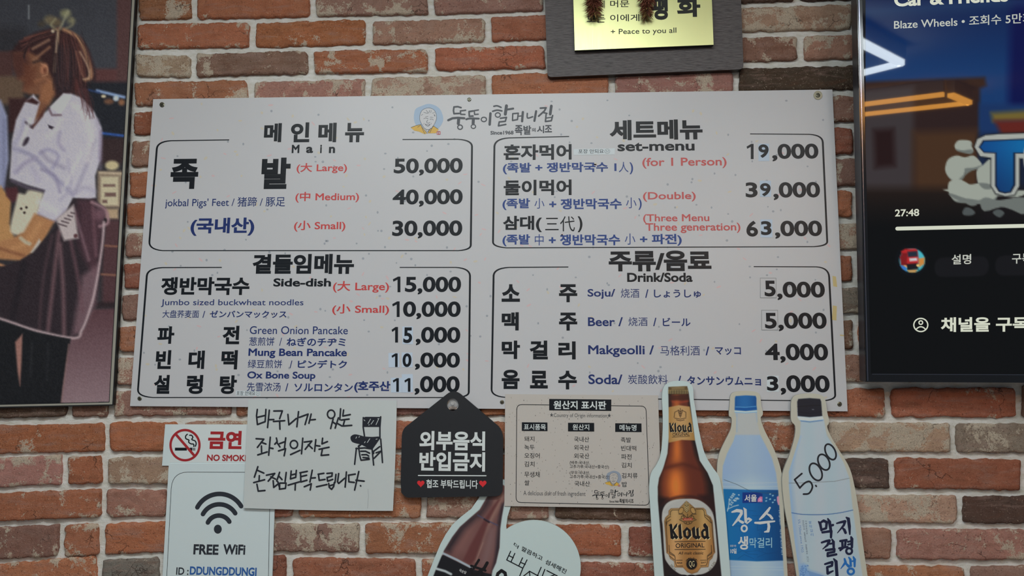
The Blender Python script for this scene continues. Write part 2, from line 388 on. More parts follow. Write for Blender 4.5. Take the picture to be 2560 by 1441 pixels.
def brick(c4, kind):
    """c4 = px corners tl, tr, br, bl"""
    (tl, tr, br, bl) = [WALL(x, y, 0.008) for x, y in c4]
    Lx, Lz = (tr - tl).length, (tl - bl).length
    if Lx < 0.012 or Lz < 0.012: return
    nx, nzr = max(6, int(Lx / 0.0045)), max(8, int(Lz / 0.0042)); sd_ = rs.random() * 100
    rad = [rs.uniform(0.003, 0.010) for _ in range(4)]; dep = 0.0085 + rs.uniform(-0.0015, 0.0015); tilt = rs.uniform(-0.0012, 0.0012)
    col, ws = KINDS[kind]; col = np.array(col, float) * rs.uniform(0.93, 1.07) + np.array([rs.uniform(-5, 5), rs.uniform(-3, 3), rs.uniform(-4, 4)])
    ws = ws + rs.uniform(-0.03, 0.03); k0 = len(bv); c = alb(col)
    for j in range(nzr + 1):
        v = j / nzr
        for i in range(nx + 1):
            u = i / nx; x, z = u * Lx, v * Lz
            # rounded, broken corners
            ex, ez = min(x, Lx - x), min(z, Lz - z); q = (0 if z > Lz / 2 else 2) + (0 if x < Lx / 2 else 1); r = rad[q]
            if ex < r and ez < r:
                dx, dz = r - ex, r - ez; m_ = max(dx, dz); l = math.hypot(dx, dz)
                if l > 1e-9:
                    f = m_ / l; nx_, nz_ = r - dx * f, r - dz * f
                    x = nx_ if x < Lx / 2 else Lx - nx_; z = nz_ if z < Lz / 2 else Lz - nz_
            border = min(ex, ez); e = max(0.0, 1 - border / 0.011)
            wob = 0.0022 * (nz(x * 55, sd_, z * 55) + 0.7 * nz(x * 170, sd_ + 9, z * 170)) * e
            x += wob * (1 if x > Lx / 2 else -1) * (1 if ex < 0.011 else 0.0); z += 1.25 * wob * (1 if z > Lz / 2 else -1) * (1 if ez < 0.011 else 0)
            h = dep + tilt * (v - 0.5) * 2 + 0.0011 * nz(x * 26, z * 26, sd_) + 0.0006 * nz(x * 110, z * 110, sd_)
            if border < 0.0038: h -= (0.0016 + 0.0022 * max(0, nz(x * 60, z * 60, sd_ + 4))) * (1 - border / 0.0038) ** 1.5
            chip = nz(x * 34, z * 34, sd_ + 20)
            if chip > 0.42 and border < 0.012: h -= 0.004 * min(1, (chip - 0.42) * 4)
            p = bl.lerp(br, 0) + (br - bl) * (x / Lx) + (tl - bl) * (z / Lz)
            bv.append((p.x, -max(h, 0.003), p.z)); bc.append((*c, 1)); bw.append(ws + 0.17 * e * max(0.0, 0.30 + nz(x * 22, sd_ + 31, z * 22)))
    n = nx + 1
    for j in range(nzr):
        for i in range(nx):
            a = k0 + j * n + i; bf.append((a, a + 1, a + n + 1, a + n))
    ring = [k0 + i for i in range(n)] + [k0 + j * n + nx for j in range(1, nzr + 1)] + [k0 + nzr * n + i for i in range(nx - 1, -1, -1)] + [k0 + j * n for j in range(nzr - 1, 0, -1)]
    k1 = len(bv)
    for a in ring: x, y, z = bv[a]; bv.append((x, 0.006, z)); bc.append((*(c * 0.9), 1)); bw.append(ws - 0.1)
    m_ = len(ring)
    for i in range(m_): bf.append((ring[i], k1 + i, k1 + (i + 1) % m_, ring[(i + 1) % m_]))
def row_bricks(r, xs, kinds):
    for i, (xa, xb) in enumerate(zip(xs, xs[1:])):
        ga = gb = 8.5; hb = 8.0
        if xa is None or xb - xa < 30: continue
        y = [bed(r, xa) + hb, bed(r, xb) + hb, bed(r + 1, xb) - hb, bed(r + 1, xa) - hb]
        j = lambda s: rs.uniform(-s, s)
        brick([(xa + ga + j(1.5), y[0] + j(2)), (xb - gb + j(1.5), y[1] + j(2)), (xb - gb + j(1.5), y[2] + j(1.5)), (xa + ga + j(1.5), y[3] + j(1.5))], kinds[i % len(kinds)])
for r, (js, kinds) in enumerate(ROWS):
    ym = (BEDS[r][0][1] + BEDS[r + 1][0][1]) / 2; px_ = panel_x(ym)
    js = [x for x in js if x > px_ + 30]
    nxt = js[-1] + 310
    row_bricks(r, [px_] + js + [nxt, nxt + 310, nxt + 620], kinds + 'om')
    lj, lk = LEFT.get(r, ([px_ - 100 if r % 2 else px_ - 250], 'om'))
    row_bricks(r, [lj[0] - 620, lj[0] - 310, lj[0], px_], lk[0] + 'm' + lk[0] + lk[1] if False else 'm' + lk[0] + lk[1])
# mortar bed: one sheet with the unevenness of pointed joints
nb = len(bv); x0, x1, z0, z1, st = -1.75, 2.05, 0.85, 2.45, 0.011
gx, gz = np.arange(x0, x1 + 1e-6, st), np.arange(z0, z1 + 1e-6, st)
for z in gz:
    for x in gx:
        bv.append((x, 0.0008 - 0.0012 * nz(x * 38, z * 50, 3.0) - 0.0008 * nz(x * 11, z * 14, 8.0), z)); bc.append((1, 1, 1, 1)); bw.append(0)
n = len(gx); nbrick = len(bf)
for j in range(len(gz) - 1):
    for i in range(n - 1): a = nb + j * n + i; bf.append((a, a + 1, a + n + 1, a + n))
k = len(bv)                                            # the rest of the wall, beyond the modelled bricks
for (xa, xb, za, zb) in ((-3.2, x0, 0, CEIL), (x1, 3.2, 0, CEIL), (x0, x1, 0, z0), (x0, x1, z1, CEIL)):
    k = len(bv); bv += [(xa, -0.001, za), (xb, -0.001, za), (xb, -0.001, zb), (xa, -0.001, zb)]; bc += [(1, 1, 1, 1)] * 4; bw += [0] * 4; bf.append((k, k + 1, k + 2, k + 3))
k = len(bv); bv += [(-3.2, 0.15, 0), (3.2, 0.15, 0), (3.2, 0.15, CEIL), (-3.2, 0.15, CEIL)]; bc += [(1, 1, 1, 1)] * 4; bw += [0] * 4; bf.append((k, k + 1, k + 2, k + 3))
me = bpy.data.meshes.new('wall_back'); me.from_pydata(bv, [], bf)
me.materials.append(mb_); me.materials.append(mm_)
me.polygons.foreach_set('material_index', [0] * nbrick + [1] * (len(bf) - nbrick))
me.polygons.foreach_set('use_smooth', [True] * len(bf))
a_ = me.color_attributes.new('ink', 'FLOAT_COLOR', 'POINT'); a_.data.foreach_set('color', np.array(bc, np.float32).ravel())
a_ = me.attributes.new('wash', 'FLOAT', 'POINT'); a_.data.foreach_set('value', np.array(bw, np.float32))
me.update(); wall = put('wall_back', me); wall['kind'] = 'structure'

def struct_box(name, x0, x1, y0, y1, z0, z1, m):
    b = MB(); v = [(x, y, z) for z in (z0, z1) for y in (y0, y1) for x in (x0, x1)]
    b.add(v, [[0, 1, 3, 2], [4, 5, 7, 6], [0, 1, 5, 4], [2, 3, 7, 6], [0, 2, 6, 4], [1, 3, 7, 5]], m)
    o = b.build(name); o['kind'] = 'structure'; return o
struct_box('floor', -3.2, 3.2, -5.0, 0.15, -0.05, 0.0, mat('floor_tile', (120, 112, 104), 0.5))
struct_box('ceiling', -3.2, 3.2, -5.0, 0.15, CEIL, CEIL + 0.05, mat('ceiling_paint', (205, 203, 198), 0.9))

# ------------------------------------------------------------------ inks
INK = mat('black_ink', (22, 26, 32), 0.36, 0, 0.3); NAVY = mat('navy_ink', (34, 50, 104), 0.4, 0, 0.3); BLUE = mat('blue_ink', (48, 70, 130), 0.4, 0, 0.3)
RED = mat('red_ink', (190, 62, 62), 0.4); RED2 = mat('rose_ink', (186, 80, 80), 0.4); WHITE = mat('white_ink', (206, 216, 218), 0.45)
BOARD = mat('board_print', (187, 187, 190), 0.36); BOARD_EDGE = mat('board_edge', (176, 172, 168), 0.6)
N, L, B = nodes(BOARD)
fl = []
STICK = mat('sticker_paper', (182, 196, 220), 0.5); STICKW = mat('white_label', (200, 208, 214), 0.5)
LINE = mat('thin_grey_line', (120, 122, 124), 0.5)
SCREW = mat('screw_steel', (120, 118, 104), 0.35, 1.0); SCREWD = mat('screw_dark', (44, 42, 34), 0.5, 0.6)
GREY = mat('grey_speck', (152, 156, 164), 0.4); PINK = mat('pink_speck', (200, 176, 178), 0.4); SAND = mat('sand_speck', (194, 186, 170), 0.4)
TAPE = mat('yellowed_tape', (190, 172, 120), 0.35)

# ------------------------------------------------------------------ the menu board
DB = 0.016                                            # front of the board, from the mortar
bd = thing('menu_board', 'large pale pink-white menu board with black prices screwed across the brick wall', 'menu board', WALL(1220, 620, 0.010))
b = MB(); C4 = [(383, 248), (2081, 224), (2119, 1029), (325, 1016)]
b.slab(WALL, C4, DB, 0.0105, BOARD, BOARD_EDGE)
rs = random.Random(3)
for i in range(430):                                  # printed flakes
    u, v = rs.random(), rs.random()
    y = 250 + v * 760; xl = 383 + (325 - 383) * v; xr = 2081 + (2119 - 2081) * v; x = xl + 12 + (xr - xl - 24) * u
    k = rs.random()
    if k < 0.45: pts, m = oval(x, y, rs.uniform(2, 3.4), rs.uniform(2, 3.4), 10), GREY
    elif k < 0.75: pts, m = oval(x, y, rs.uniform(4, 7), rs.uniform(1.6, 2.6), 10, rs.uniform(-1.2, 1.2)), PINK
    else: pts, m = oval(x, y, rs.uniform(3, 5.5), rs.uniform(2, 3.2), 10, rs.uniform(-1.5, 1.5)), SAND
    b.fill(WALL, pts, DB + 0.0001, m)
b.build('panel', bd)
I1, I2, I3, I4 = DB + 0.0002, DB + 0.0004, DB + 0.0006, DB + 0.0008
def qb(p, c, q, k=8): return [((1 - t) ** 2 * p[0] + 2 * t * (1 - t) * c[0] + t * t * q[0], (1 - t) ** 2 * p[1] + 2 * t * (1 - t) * c[1] + t * t * q[1]) for t in np.linspace(0, 1, k)]
def frame(P):
    """section frame: thin top and bottom rules, heavier sides"""
    p, ws = [], []
    def ad(pts, w0, w1):
        for i, q in enumerate(pts): p.append(q); ws.append(w0 + (w1 - w0) * i / max(1, len(pts) - 1))
    ad([P[0]], 2.4, 2.4); ad(qb(P[1], (P[2][0] + 2, P[1][1] + 2), P[2]), 2.6, 4.8); ad(qb(P[3], (P[3][0] - 2, P[4][1] - 3), P[4]), 4.6, 2.4)
    ad(qb(P[5], (P[6][0] + 1, P[5][1] - 2), P[6]), 2.4, 4.8); ad(qb(P[7], (P[7][0] - 1, P[8][1] + 2), P[8]), 4.8, 2.4); ad([P[9]], 2.2, 2.2)
    b = MB(); b.stroke(WALL, p, ws, I1, INK); b.build('section_frame', bd)
frame([(572, 350), (428, 352), (392, 372), (373.5, 604), (407, 627), (1145, 627), (1177, 612), (1180, 366), (1145, 348.5), (1007, 349)])
frame([(553.6, 669), (406, 669.5), (367, 690), (345, 974), (382, 994.5), (1140, 994.5), (1172, 980), (1175, 690), (1139, 669), (1000, 669)])
frame([(1422, 341.5), (1273, 345), (1236, 366), (1232.5, 604), (1266, 620), (2034, 617), (2068, 604), (2057, 356), (2022.5, 336), (1876, 335)])
frame([(1420, 668), (1273, 669), (1234, 689), (1229, 972), (1263, 994), (2052, 1003), (2088, 988), (2073, 694), (2041, 667.6), (1885, 667)])

def words(name, segs, m, bold=0.0, lift=I1, parent=None, sf=WALL, res=4):
    """segs: (text, left, top, right, bottom[, bold[, material]]) in px"""
    for g in segs:
        b = MB(); t, x0, y0, x1, y1 = g[:5]
        if t == '1':                                  # a one with its flag
            w = (y1 - y0) * 0.185; m1 = g[6] if len(g) > 6 else m
            b.fill(sf, [(x1 - w, y1), (x1 - w, y0 + w * 1.05), (x0 + w * 0.2, y0 + w * 1.75), (x0, y0 + w * 0.95), (x1 - w * 0.85, y0), (x1, y0), (x1, y1)], lift, m1); o = b.build(name, parent if parent is not None else bd); continue
        b.text(sf, t, (x0, y1), (x1, y0), lift, g[6] if len(g) > 6 else m, g[5] if len(g) > 5 else bold, res=res)
        o = b.build(name, parent if parent is not None else bd)
    return o
HV = 0.040                                            # heavy weight
words('heading_lettering', [('메', 659, 308, 705, 356), ('인', 726, 306, 775, 356), ('메', 795, 307, 842, 356), ('뉴', 862, 307, 911, 356)], INK, HV, res=6)
words('subheading_lettering', [('M', 729, 362, 749, 383), ('a', 765, 367, 783, 383), ('i', 800, 362, 805, 383), ('n', 822, 367, 838, 383)], INK, 0.035)
words('dish_lettering', [('족', 424, 397, 498, 473), ('발', 651.5, 394, 727.5, 473)], INK, 0.042, res=6)
for t, x0, y0, x1, y1 in [('(大 Large)', 741, 407, 868, 434), ('(中 Medium)', 738, 479, 898, 507), ('(小 Small)', 734.5, 551.5, 864, 579.5)]:
    words('size_note_lettering', [(t, x0, y0, x1, y1)], RED, 0.016)
for t, x0, y0, x1, y1 in [('50,000', 984, 395, 1157, 440), ('40,000', 981, 473, 1157, 518), ('30,000', 980, 551, 1156, 597)]:
    words('price_lettering', [(t, x0, y0, x1, y1)], INK, 0.03, res=6)
words('translation_lettering', [("jokbal Pigs' Feet / 猪蹄 / 豚足", 412, 492, 713.5, 522)], NAVY, 0.004)
words('origin_note_lettering', [('(국내산)', 475, 544, 637, 590)], NAVY, 0.036)

words('heading_lettering', [('곁들임메뉴', 630, 635, 886, 685.5)], INK, HV, res=6)
words('dish_lettering', [('쟁반막국수', 401, 693, 625, 738)], INK, 0.036, res=6)
words('subheading_lettering', [('Side-dish', 683, 696, 828, 717)], INK, 0.03)
words('size_note_lettering', [('(大 Large)', 832, 703, 973, 732)], RED, 0.016); words('size_note_lettering', [('(小 Small)', 830, 761, 973, 788)], RED, 0.016)
words('price_lettering', [('1', 982, 692, 1001, 731), ('5,000', 1012, 692, 1153, 737)], INK, 0.03, res=6); words('price_lettering', [('1', 980.5, 754, 999, 793), ('0,000', 1007, 754, 1152, 799)], INK, 0.03, res=6)
words('translation_lettering', [('Jumbo sized buckwheat noodles', 402, 749, 759, 768), ('大盘荞麦面', 405.5, 776, 498, 795), ('/', 506, 778, 513, 795, 0.02), ('ゼンバンマックッス', 524, 777, 717, 795, 0.022)], NAVY, 0.004)
words('dish_lettering', [('파', 392, 816.5, 437, 860), ('전', 555, 815, 600, 861)], INK, HV, res=6)
words('translation_lettering', [('Green Onion Pancake', 624, 816.5, 870, 835.6), ('葱煎饼', 622.6, 843.5, 686, 865), ('/', 698, 845, 705, 865), ('ねぎのチヂミ', 716, 844.6, 864.5, 866, 0.022)], NAVY, 0.004)
words('dish_lettering', [('빈', 388, 876, 429.6, 923), ('대', 470, 877, 512.6, 923), ('떡', 552, 876, 595, 924)], INK, HV, res=6)
words('translation_lettering', [('Mung Bean Pancake', 620.4, 872.6, 867.7, 896, 0.026), ('绿豆煎饼', 619, 900, 705.6, 921), ('/', 724, 902, 731, 921, 0.02), ('ピンデトク', 744, 901, 868, 921, 0.026)], NAVY, 0.004)
words('dish_lettering', [('설', 383, 938, 426, 985), ('렁', 465.5, 938, 508.7, 985.5), ('탕', 548, 939, 593, 985.5)], INK, HV, res=6)
words('translation_lettering', [('Ox Bone Soup', 617.5, 930, 789, 952, 0.026), ('先雪浓汤', 616.5, 957, 702, 978.6), ('/', 713, 959, 721, 979, 0.02), ('ソルロンタン', 735, 958.5, 882.4, 979.4, 0.022)], NAVY, 0.004)
words('origin_note_lettering', [('(호주산', 885, 953.5, 976, 982)], NAVY, 0.036)

words('heading_lettering', [('세트메뉴', 1524, 298, 1755.6, 351)], INK, HV, res=6)
words('subheading_lettering', [('set-menu', 1544, 355, 1736, 378.6)], INK, 0.026)
words('dish_lettering', [('혼자먹어', 1259, 360, 1428.8, 400.7)], INK, 0.034, res=6)
words('dish_lettering', [('둘이먹어', 1259, 449, 1428.8, 489)], INK, 0.034, res=6)
words('dish_lettering', [('삼대(', 1257, 539.5, 1355, 581, 0.034), ('三代', 1363, 541, 1437, 579, 0.0), (')', 1444, 541, 1456, 581, 0.034)], INK, 0.0, res=6)
for segs in ([('(족발 + 쟁반막국수 1', 1257, 405, 1541, 436), ('人', 1547, 405, 1571, 431, 0.0), (')', 1574, 406, 1582.6, 436)],
             [('(족발', 1256, 496, 1325, 525.5), ('小', 1336, 496, 1361, 522, 0.0), ('+ 쟁반막국수', 1373, 496, 1554, 524), ('小', 1565, 494, 1591, 521, 0.0), (')', 1596, 496, 1604, 525)],
             [('(족발', 1256, 586, 1325, 616), ('中', 1337, 586, 1359, 614, 0.0), ('+ 쟁반막국수', 1372, 586, 1550, 614), ('小', 1562, 584, 1588, 612, 0.0), ('+ 파전)', 1600, 585, 1704, 615)]):
    words('set_contents_lettering', segs, BLUE, 0.03)
words('size_note_lettering', [('(for 1 Person)', 1606, 393, 1816, 422)], RED2, 0.016); words('size_note_lettering', [('(Double)', 1607.6, 479.6, 1739, 504.6)], RED2, 0.016)
words('size_note_lettering', [('(Three Menu', 1608, 535, 1773, 559.6), ('Three generation)', 1614, 557, 1850.6, 583.5)], RED2, 0.016)

words('heading_lettering', [('주류/음료', 1522, 626.5, 1777.6, 679)], INK, HV, res=6)
words('subheading_lettering', [('Drink/Soda', 1568, 682, 1731, 705.5)], INK, 0.032)
for segs in ([('소', 1254, 711, 1300, 755), ('주', 1397.5, 711, 1443, 756)], [('맥', 1254, 781, 1297, 826.6), ('주', 1397.5, 782, 1443, 827)],
             [('막', 1254, 852, 1300, 898), ('걸', 1324, 852, 1369.6, 899), ('리', 1396, 854, 1439, 899)],
             [('음', 1254, 925, 1299, 973), ('료', 1325, 927.6, 1369.6, 971.7), ('수', 1395.7, 927.6, 1442, 974)]):
    words('dish_lettering', segs, INK, HV, res=6)
for segs in ([('Soju/', 1469, 723, 1538, 748), ('烧酒', 1552, 722, 1598, 745, 0.0), ('/', 1613, 724, 1621, 745), ('しょうしゅ', 1635, 724.5, 1752, 745)],
             [('Beer /', 1470, 793.6, 1557, 816), ('烧酒', 1571, 793.6, 1618.6, 815.6, 0.0), ('/', 1633, 795, 1641, 816), ('ビール', 1657, 795, 1726, 816)],
             [('Makgeolli /', 1470.6, 864, 1635, 893), ('马格利酒', 1651, 865, 1749, 889, 0.0), ('/', 1764, 867, 1773, 889), ('マッコ', 1788, 869, 1852, 888)],
             [('Soda/', 1471, 937, 1556, 961), ('炭酸飲料', 1570, 937.5, 1669, 960.7, 0.0), ('/', 1694, 940, 1703, 962), ('タンサンウムニョ', 1717.7, 941.6, 1902, 963.6, 0.026)]):
    words('translation_lettering', segs, NAVY, 0.02)
# prices with digits pasted over
def price(segs, stickers):
    words('price_lettering', segs, INK, 0.03, res=6)
    for (x0, y0, x1, y1), (t, a, c, d, e), m in stickers:
        b = MB(); b.fill(WALL, [(x0, y0), (x1, y0), (x1 + 0.6, y1), (x0 + 0.3, y1)], I2, m)
        if m is BOARD: b.stroke(WALL, [(x0, y0), (x1, y0), (x1 + 0.6, y1), (x0 + 0.3, y1)], 0.9, I3, LINE, True)
        s = b.build('price_sticker', bd); words('digit_lettering', [(t, a, c, d, e)], INK, 0.03, I4, s, res=6)
price([('1', 979, 818, 995, 857), (',000', 1039, 818, 1151, 864)], [((1005.7, 817, 1032, 861), ('5', 1008, 819, 1031, 858), STICK)])
price([(',000', 1037, 882, 1150, 925.5)], [((971, 883, 998, 919), ('1', 979, 884, 994, 918), STICK), ((1004, 882, 1031, 919), ('0', 1006, 884, 1029, 918), STICK)])
price([(',000', 1036, 941, 1149.5, 988)], [((977, 945, 1004.6, 982), ('1', 982, 946, 997, 980), STICK), ((1004.6, 936, 1032, 982), ('1', 1011, 946, 1026, 980), STICK)])
price([('1', 1866.5, 360, 1884, 398), (',000', 1931, 359, 2045, 404)], [((1896, 359.5, 1922.6, 403), ('9', 1897, 361, 1921, 395), STICK)])
price([('3', 1864.6, 456, 1893, 494), (',000', 1934, 455, 2049, 501)], [((1899.5, 452, 1927, 492.5), ('9', 1901, 458, 1926, 491), STICK)])
price([('6', 1866.5, 552, 1894, 592), (',000', 1938, 551.6, 2054, 597.5)], [((1901, 549, 1930.7, 594), ('3', 1903, 553, 1928, 588), STICK)])
price([(',000', 1943.5, 704.4, 2061, 751)], [((1900.6, 695.5, 1940, 745), ('5', 1912, 702, 1938, 741.5), BOARD)])
price([(',000', 1946.5, 782, 2065.5, 829)], [((1904, 776, 1944, 825.5), ('5', 1913, 782.6, 1940.6, 822), BOARD)])
words('price_lettering', [('4,000', 1913.5, 860, 2069, 908)], INK, 0.03, res=6)
price([(',000', 1952, 939, 2073, 988)], [((1917, 939.7, 1946.5, 980), ('3', 1918, 941, 1945, 977.5), STICKW)])
for (q, t, x0, y0, x1, y1) in (([(1434, 373), (1537, 371), (1537, 386.5), (1434, 388)], '포장 안되요☹', 1446, 372.5, 1525, 385), ([(589.5, 977), (651, 979), (651, 991), (589, 989.5)], '포장 안돼요☹', 591, 978.5, 650, 989.5)):
    b = MB(); b.fill(WALL, q, I2, STICKW); s = b.build('notice_sticker', bd); words('lettering', [(t, x0, y0, x1, y1)], INK, 0.0, I3, s)
# shop lettering, brushed
LOGO = [([(930, 300), (880, 285), (822, 290), (815, 345), (822, 392), (905, 388)], 26), ([(1000, 340), (920, 350), (925, 402), (990, 404)], 22),
        ([(735, 492), (800, 462), (880, 455), (980, 462)], 34), ([(895, 465), (888, 545)], 46), ('o', 915, 598, 36, 34, 18),
        ([(1115, 350), (1052, 360), (1056, 432), (1112, 428)], 26), ([(1195, 335), (1132, 345), (1136, 405), (1192, 400)], 20),
        ([(1010, 478), (1060, 466), (1200, 468)], 30), ([(1118, 470), (1114, 545)], 46), ('o', 1118, 588, 34, 30, 16),
        ('o', 1278, 480, 40, 34, 18), ([(1378, 388), (1366, 558)], 38),
        ([(1430, 280), (1480, 272), (1540, 296)], 24), ([(1412, 356), (1480, 338), (1552, 350)], 24), ('o', 1490, 412, 38, 34, 18),
        ([(1622, 272), (1604, 400)], 46), ([(1615, 332), (1725, 314)], 30), ([(1530, 462), (1622, 448), (1604, 508), (1512, 518), (1500, 578), (1612, 556)], 24),
        ([(1718, 392), (1714, 496), (1790, 482), (1802, 384), (1718, 392)], 22), ([(1872, 368), (1860, 508)], 36), ([(1800, 432), (1865, 424)], 18),
        ([(1940, 388), (1944, 458), (2022, 438)], 22), ([(2074, 355), (2048, 502)], 34),
        ([(2138, 308), (2226, 302), (2200, 350), (2112, 430)], 26), ([(2172, 372), (2240, 388)], 22), ([(2306, 275), (2288, 400)], 42),
        ([(2226, 405), (2216, 512), (2306, 500), (2326, 420)], 24), ([(2222, 460), (2312, 446)], 18)]
def logo(T, k, lift, m, parent, sf=WALL):
    b = MB()
    for g in LOGO:
        if g[0] == 'o': b.stroke(sf, T(oval(g[1], g[2], g[3], g[4], 18)), g[5] * k, lift, m, True)
        else: b.stroke(sf, T(curve(g[0], 4) if len(g[0]) == 3 else g[0]), g[1] * k, lift, m)
    return b.build('shop_lettering', parent)
def portrait(T, k, lift, parent, wash_m, skin_m, sf=WALL):
    b = MB()
    b.fill(sf, T(curve([(330, 275), (430, 243), (540, 270), (620, 340), (660, 470), (630, 560), (570, 620), (480, 600), (300, 590), (240, 560), (213, 480), (215, 400), (240, 320)], 4, True)), lift, wash_m)
    b.fill(sf, T([(165, 605), (250, 575), (310, 560), (360, 620), (410, 690), (375, 705), (290, 665), (215, 650)]), lift + 0.0001, mat('mustard_wash', (206, 166, 70), 0.45))
    b.fill(sf, T([(505, 572), (590, 632), (545, 690), (470, 692), (420, 690), (450, 640)]), lift + 0.0001, MATS['mustard_wash'])
    b.fill(sf, T(curve([(335, 560), (303, 480), (308, 400), (345, 335), (430, 305), (510, 328), (550, 400), (555, 470), (535, 540), (495, 600), (430, 637), (370, 610)], 3, True)), lift + 0.0002, skin_m)
    b.fill(sf, T([(385, 628), (445, 635), (418, 690)]), lift + 0.0002, skin_m)
    for p, w in [([(335, 560), (303, 490), (306, 405), (345, 335), (430, 305), (510, 328), (550, 395), (556, 470), (528, 545)], 5), ([(330, 550), (370, 612), (430, 637), (495, 600), (525, 545)], 5),
                 ([(360, 372), (430, 385), (395, 335)], 5), ([(440, 380), (455, 340)], 5), ([(465, 380), (480, 340)], 4), ([(490, 385), (530, 375)], 4), ([(320, 420), (350, 400)], 4), ([(520, 405), (535, 432)], 9),
                 ([(360, 470), (395, 458), (430, 470)], 5), ([(455, 480), (480, 472), (510, 488)], 5), ([(385, 440), (430, 432)], 4), ([(460, 445), (505, 452)], 4), ([(425, 485), (405, 520), (430, 538), (455, 525)], 5),
                 ([(385, 550), (425, 565), (460, 555), (430, 582), (395, 570), (385, 550)], 6), ([(370, 535), (362, 560)], 4), ([(470, 535), (482, 555)], 4),
                 ([(165, 603), (240, 575), (318, 556)], 5), ([(318, 556), (345, 630), (380, 702)], 6), ([(340, 600), (412, 690)], 5), ([(505, 575), (580, 625)], 5), ([(502, 580), (450, 690)], 6), ([(470, 610), (420, 690)], 5), ([(265, 600), (310, 570)], 4), ([(390, 632), (418, 668), (440, 634)], 4)]:
        b.stroke(sf, T(curve(p, 3) if len(p) > 2 else p), w * k, lift + 0.0003, mat('portrait_line', (58, 62, 74), 0.5), caps=False)
    b.stroke(sf, T(rrect([(560, 662), (615, 662), (615, 708), (560, 708)], 14)), 7 * k, lift + 0.0003, mat('seal_red', (186, 70, 80), 0.5), True)
    for p in ([(572, 675), (590, 680)], [(575, 692), (595, 700)], [(600, 672), (596, 698)], [(580, 672), (580, 700)]): b.stroke(sf, T(p), 5 * k, lift + 0.0003, MATS['seal_red'])
    return b.build('portrait_drawing', parent)
T = crop(1000, 220, 6.095)
portrait(T, 1 / 6.095, I1, bd, mat('sky_wash', (150, 172, 196), 0.4), BOARD)
logo(T, 1 / 6.095, I1, mat('soft_black_ink', (44, 48, 58), 0.4), bd)
b = MB(); b.text(WALL, 'Since1968', T([(1378, 714)])[0], T([(1730, 650)])[0], I1, MATS['soft_black_ink'], 0.03)
for t, x0, y0, x1, y1 in (('족', 1750, 565, 1868, 722), ('발', 1880, 572, 2000, 712), ('의', 2006, 610, 2066, 672), ('시', 2085, 575, 2196, 690), ('조', 2205, 565, 2316, 678)):
    b.text(WALL, t, T([(x0, y1)])[0], T([(x1, y0)])[0], I1, MATS['soft_black_ink'], 0.028)
b.build('tagline', bd)
# yellowed tape left along the right edge
b = MB()
for q in ([(2081, 690), (2090, 692), (2093, 718), (2083, 716)], [(2082, 764), (2092, 766), (2091, 802), (2080, 800)], [(2100, 837), (2110, 838), (2110, 841), (2100, 840)], [(1724, 1012), (1730, 1012), (1730, 1016), (1724, 1016)]): b.fill(WALL, q, I1, TAPE)
b.build('tape_residue', bd)
def screw(px, py, r, washer=0):
    b = MB()
    if washer: b.slab(WALL, oval(px, py, washer, washer, 24), DB + 0.0012, DB, SCREW)
    k = DB + (0.0012 if washer else 0)
    rings = [(r, 0), (r * 0.95, 0.0010), (r * 0.7, 0.0017), (r * 0.3, 0.0019)]
    for (ra, la), (rb, lb) in zip(rings, rings[1:]):
        A = [WALL(x, y, k + la) for x, y in oval(px, py, ra, ra, 20)]; Bq = [WALL(x, y, k + lb) for x, y in oval(px, py, rb, rb, 20)]
        b.add(A + Bq, [[i, (i + 1) % 20, 20 + (i + 1) % 20, 20 + i] for i in range(20)], SCREW)
    b.fill(WALL, oval(px, py, r * 0.3, r * 0.3, 12), k + 0.0019, SCREW)
    for a in (0.5, 0.5 + math.pi / 2):
        dx, dy = math.cos(a) * r * 0.55, math.sin(a) * r * 0.55; b.stroke(WALL, [(px - dx, py - dy), (px + dx, py + dy)], r * 0.26, k + 0.0021, SCREWD)
    b.build('screw', bd)
for a in ((405, 262, 6.5), (1173, 249, 5), (349, 997, 5.5), (1255, 1006, 5.2), (2099, 1011, 6)): screw(*a)
screw(2045, 238, 5.5, 11)

PRINT = attr_mat('printed_picture', 0.42, 0.4)
# ------------------------------------------------------------------ the framed photograph on the left
ph = thing('framed_photograph', 'tall framed photograph of a person in a white shirt and sheer dark skirt', 'picture', WALL(200, 600, 0.012))
FO = [(-330, -90), (343, -90), (282, 1013), (-330, 1026)]           # outer edge of the frame
FI = [(-320, -80), (334, -80), (273, 1006), (-320, 1019)]
FRAME = mat('dull_silver', (168, 164, 152), 0.4, 0.35); FRAMED = mat('frame_side', (26, 26, 28), 0.5)
b = MB(); b.slab(WALL, FO, 0.020, 0.009, FRAME, FRAMED, holes=[FI[::-1]]); fr = b.build('frame', ph)
b = MB(); b.stroke(WALL, FO, 3.0, 0.0202, FRAMED, True); b.stroke(WALL, FI, 1.5, 0.0202, FRAMED, True); b.build('frame_bead', ph)
b = MB(); b.slab(WALL, [(FI[0][0] - 2, FI[0][1]), (FI[1][0] + 2, FI[1][1]), (FI[2][0] + 2, FI[2][1] + 2), (FI[3][0], FI[3][1] + 2)], 0.0165, 0.010, mat('print_ground', (52, 48, 50), 0.45), FRAMED); b.build('backing', ph)
p = Paint(-130, -70, 345, 1022, 2.4, (54, 50, 54))
p.box(-140, -80, 350, 200, (70, 71, 79), 6); p.poly([(-140, 60), (60, 70), (90, 130), (-140, 140)], (50, 48, 53), 14, 0.7)
p.box(236, 172, 330, 212, (98, 62, 62), 5); p.box(292, -80, 330, 205, (92, 64, 64), 5); p.box(60, 130, 100, 200, (88, 58, 58), 10, .8)
p.box(-140, 128, 32, 194, (86, 58, 56), 5); p.box(-140, 190, 60, 262, (112, 90, 74), 6); p.box(22, 246, 70, 330, (66, 40, 42), 5)
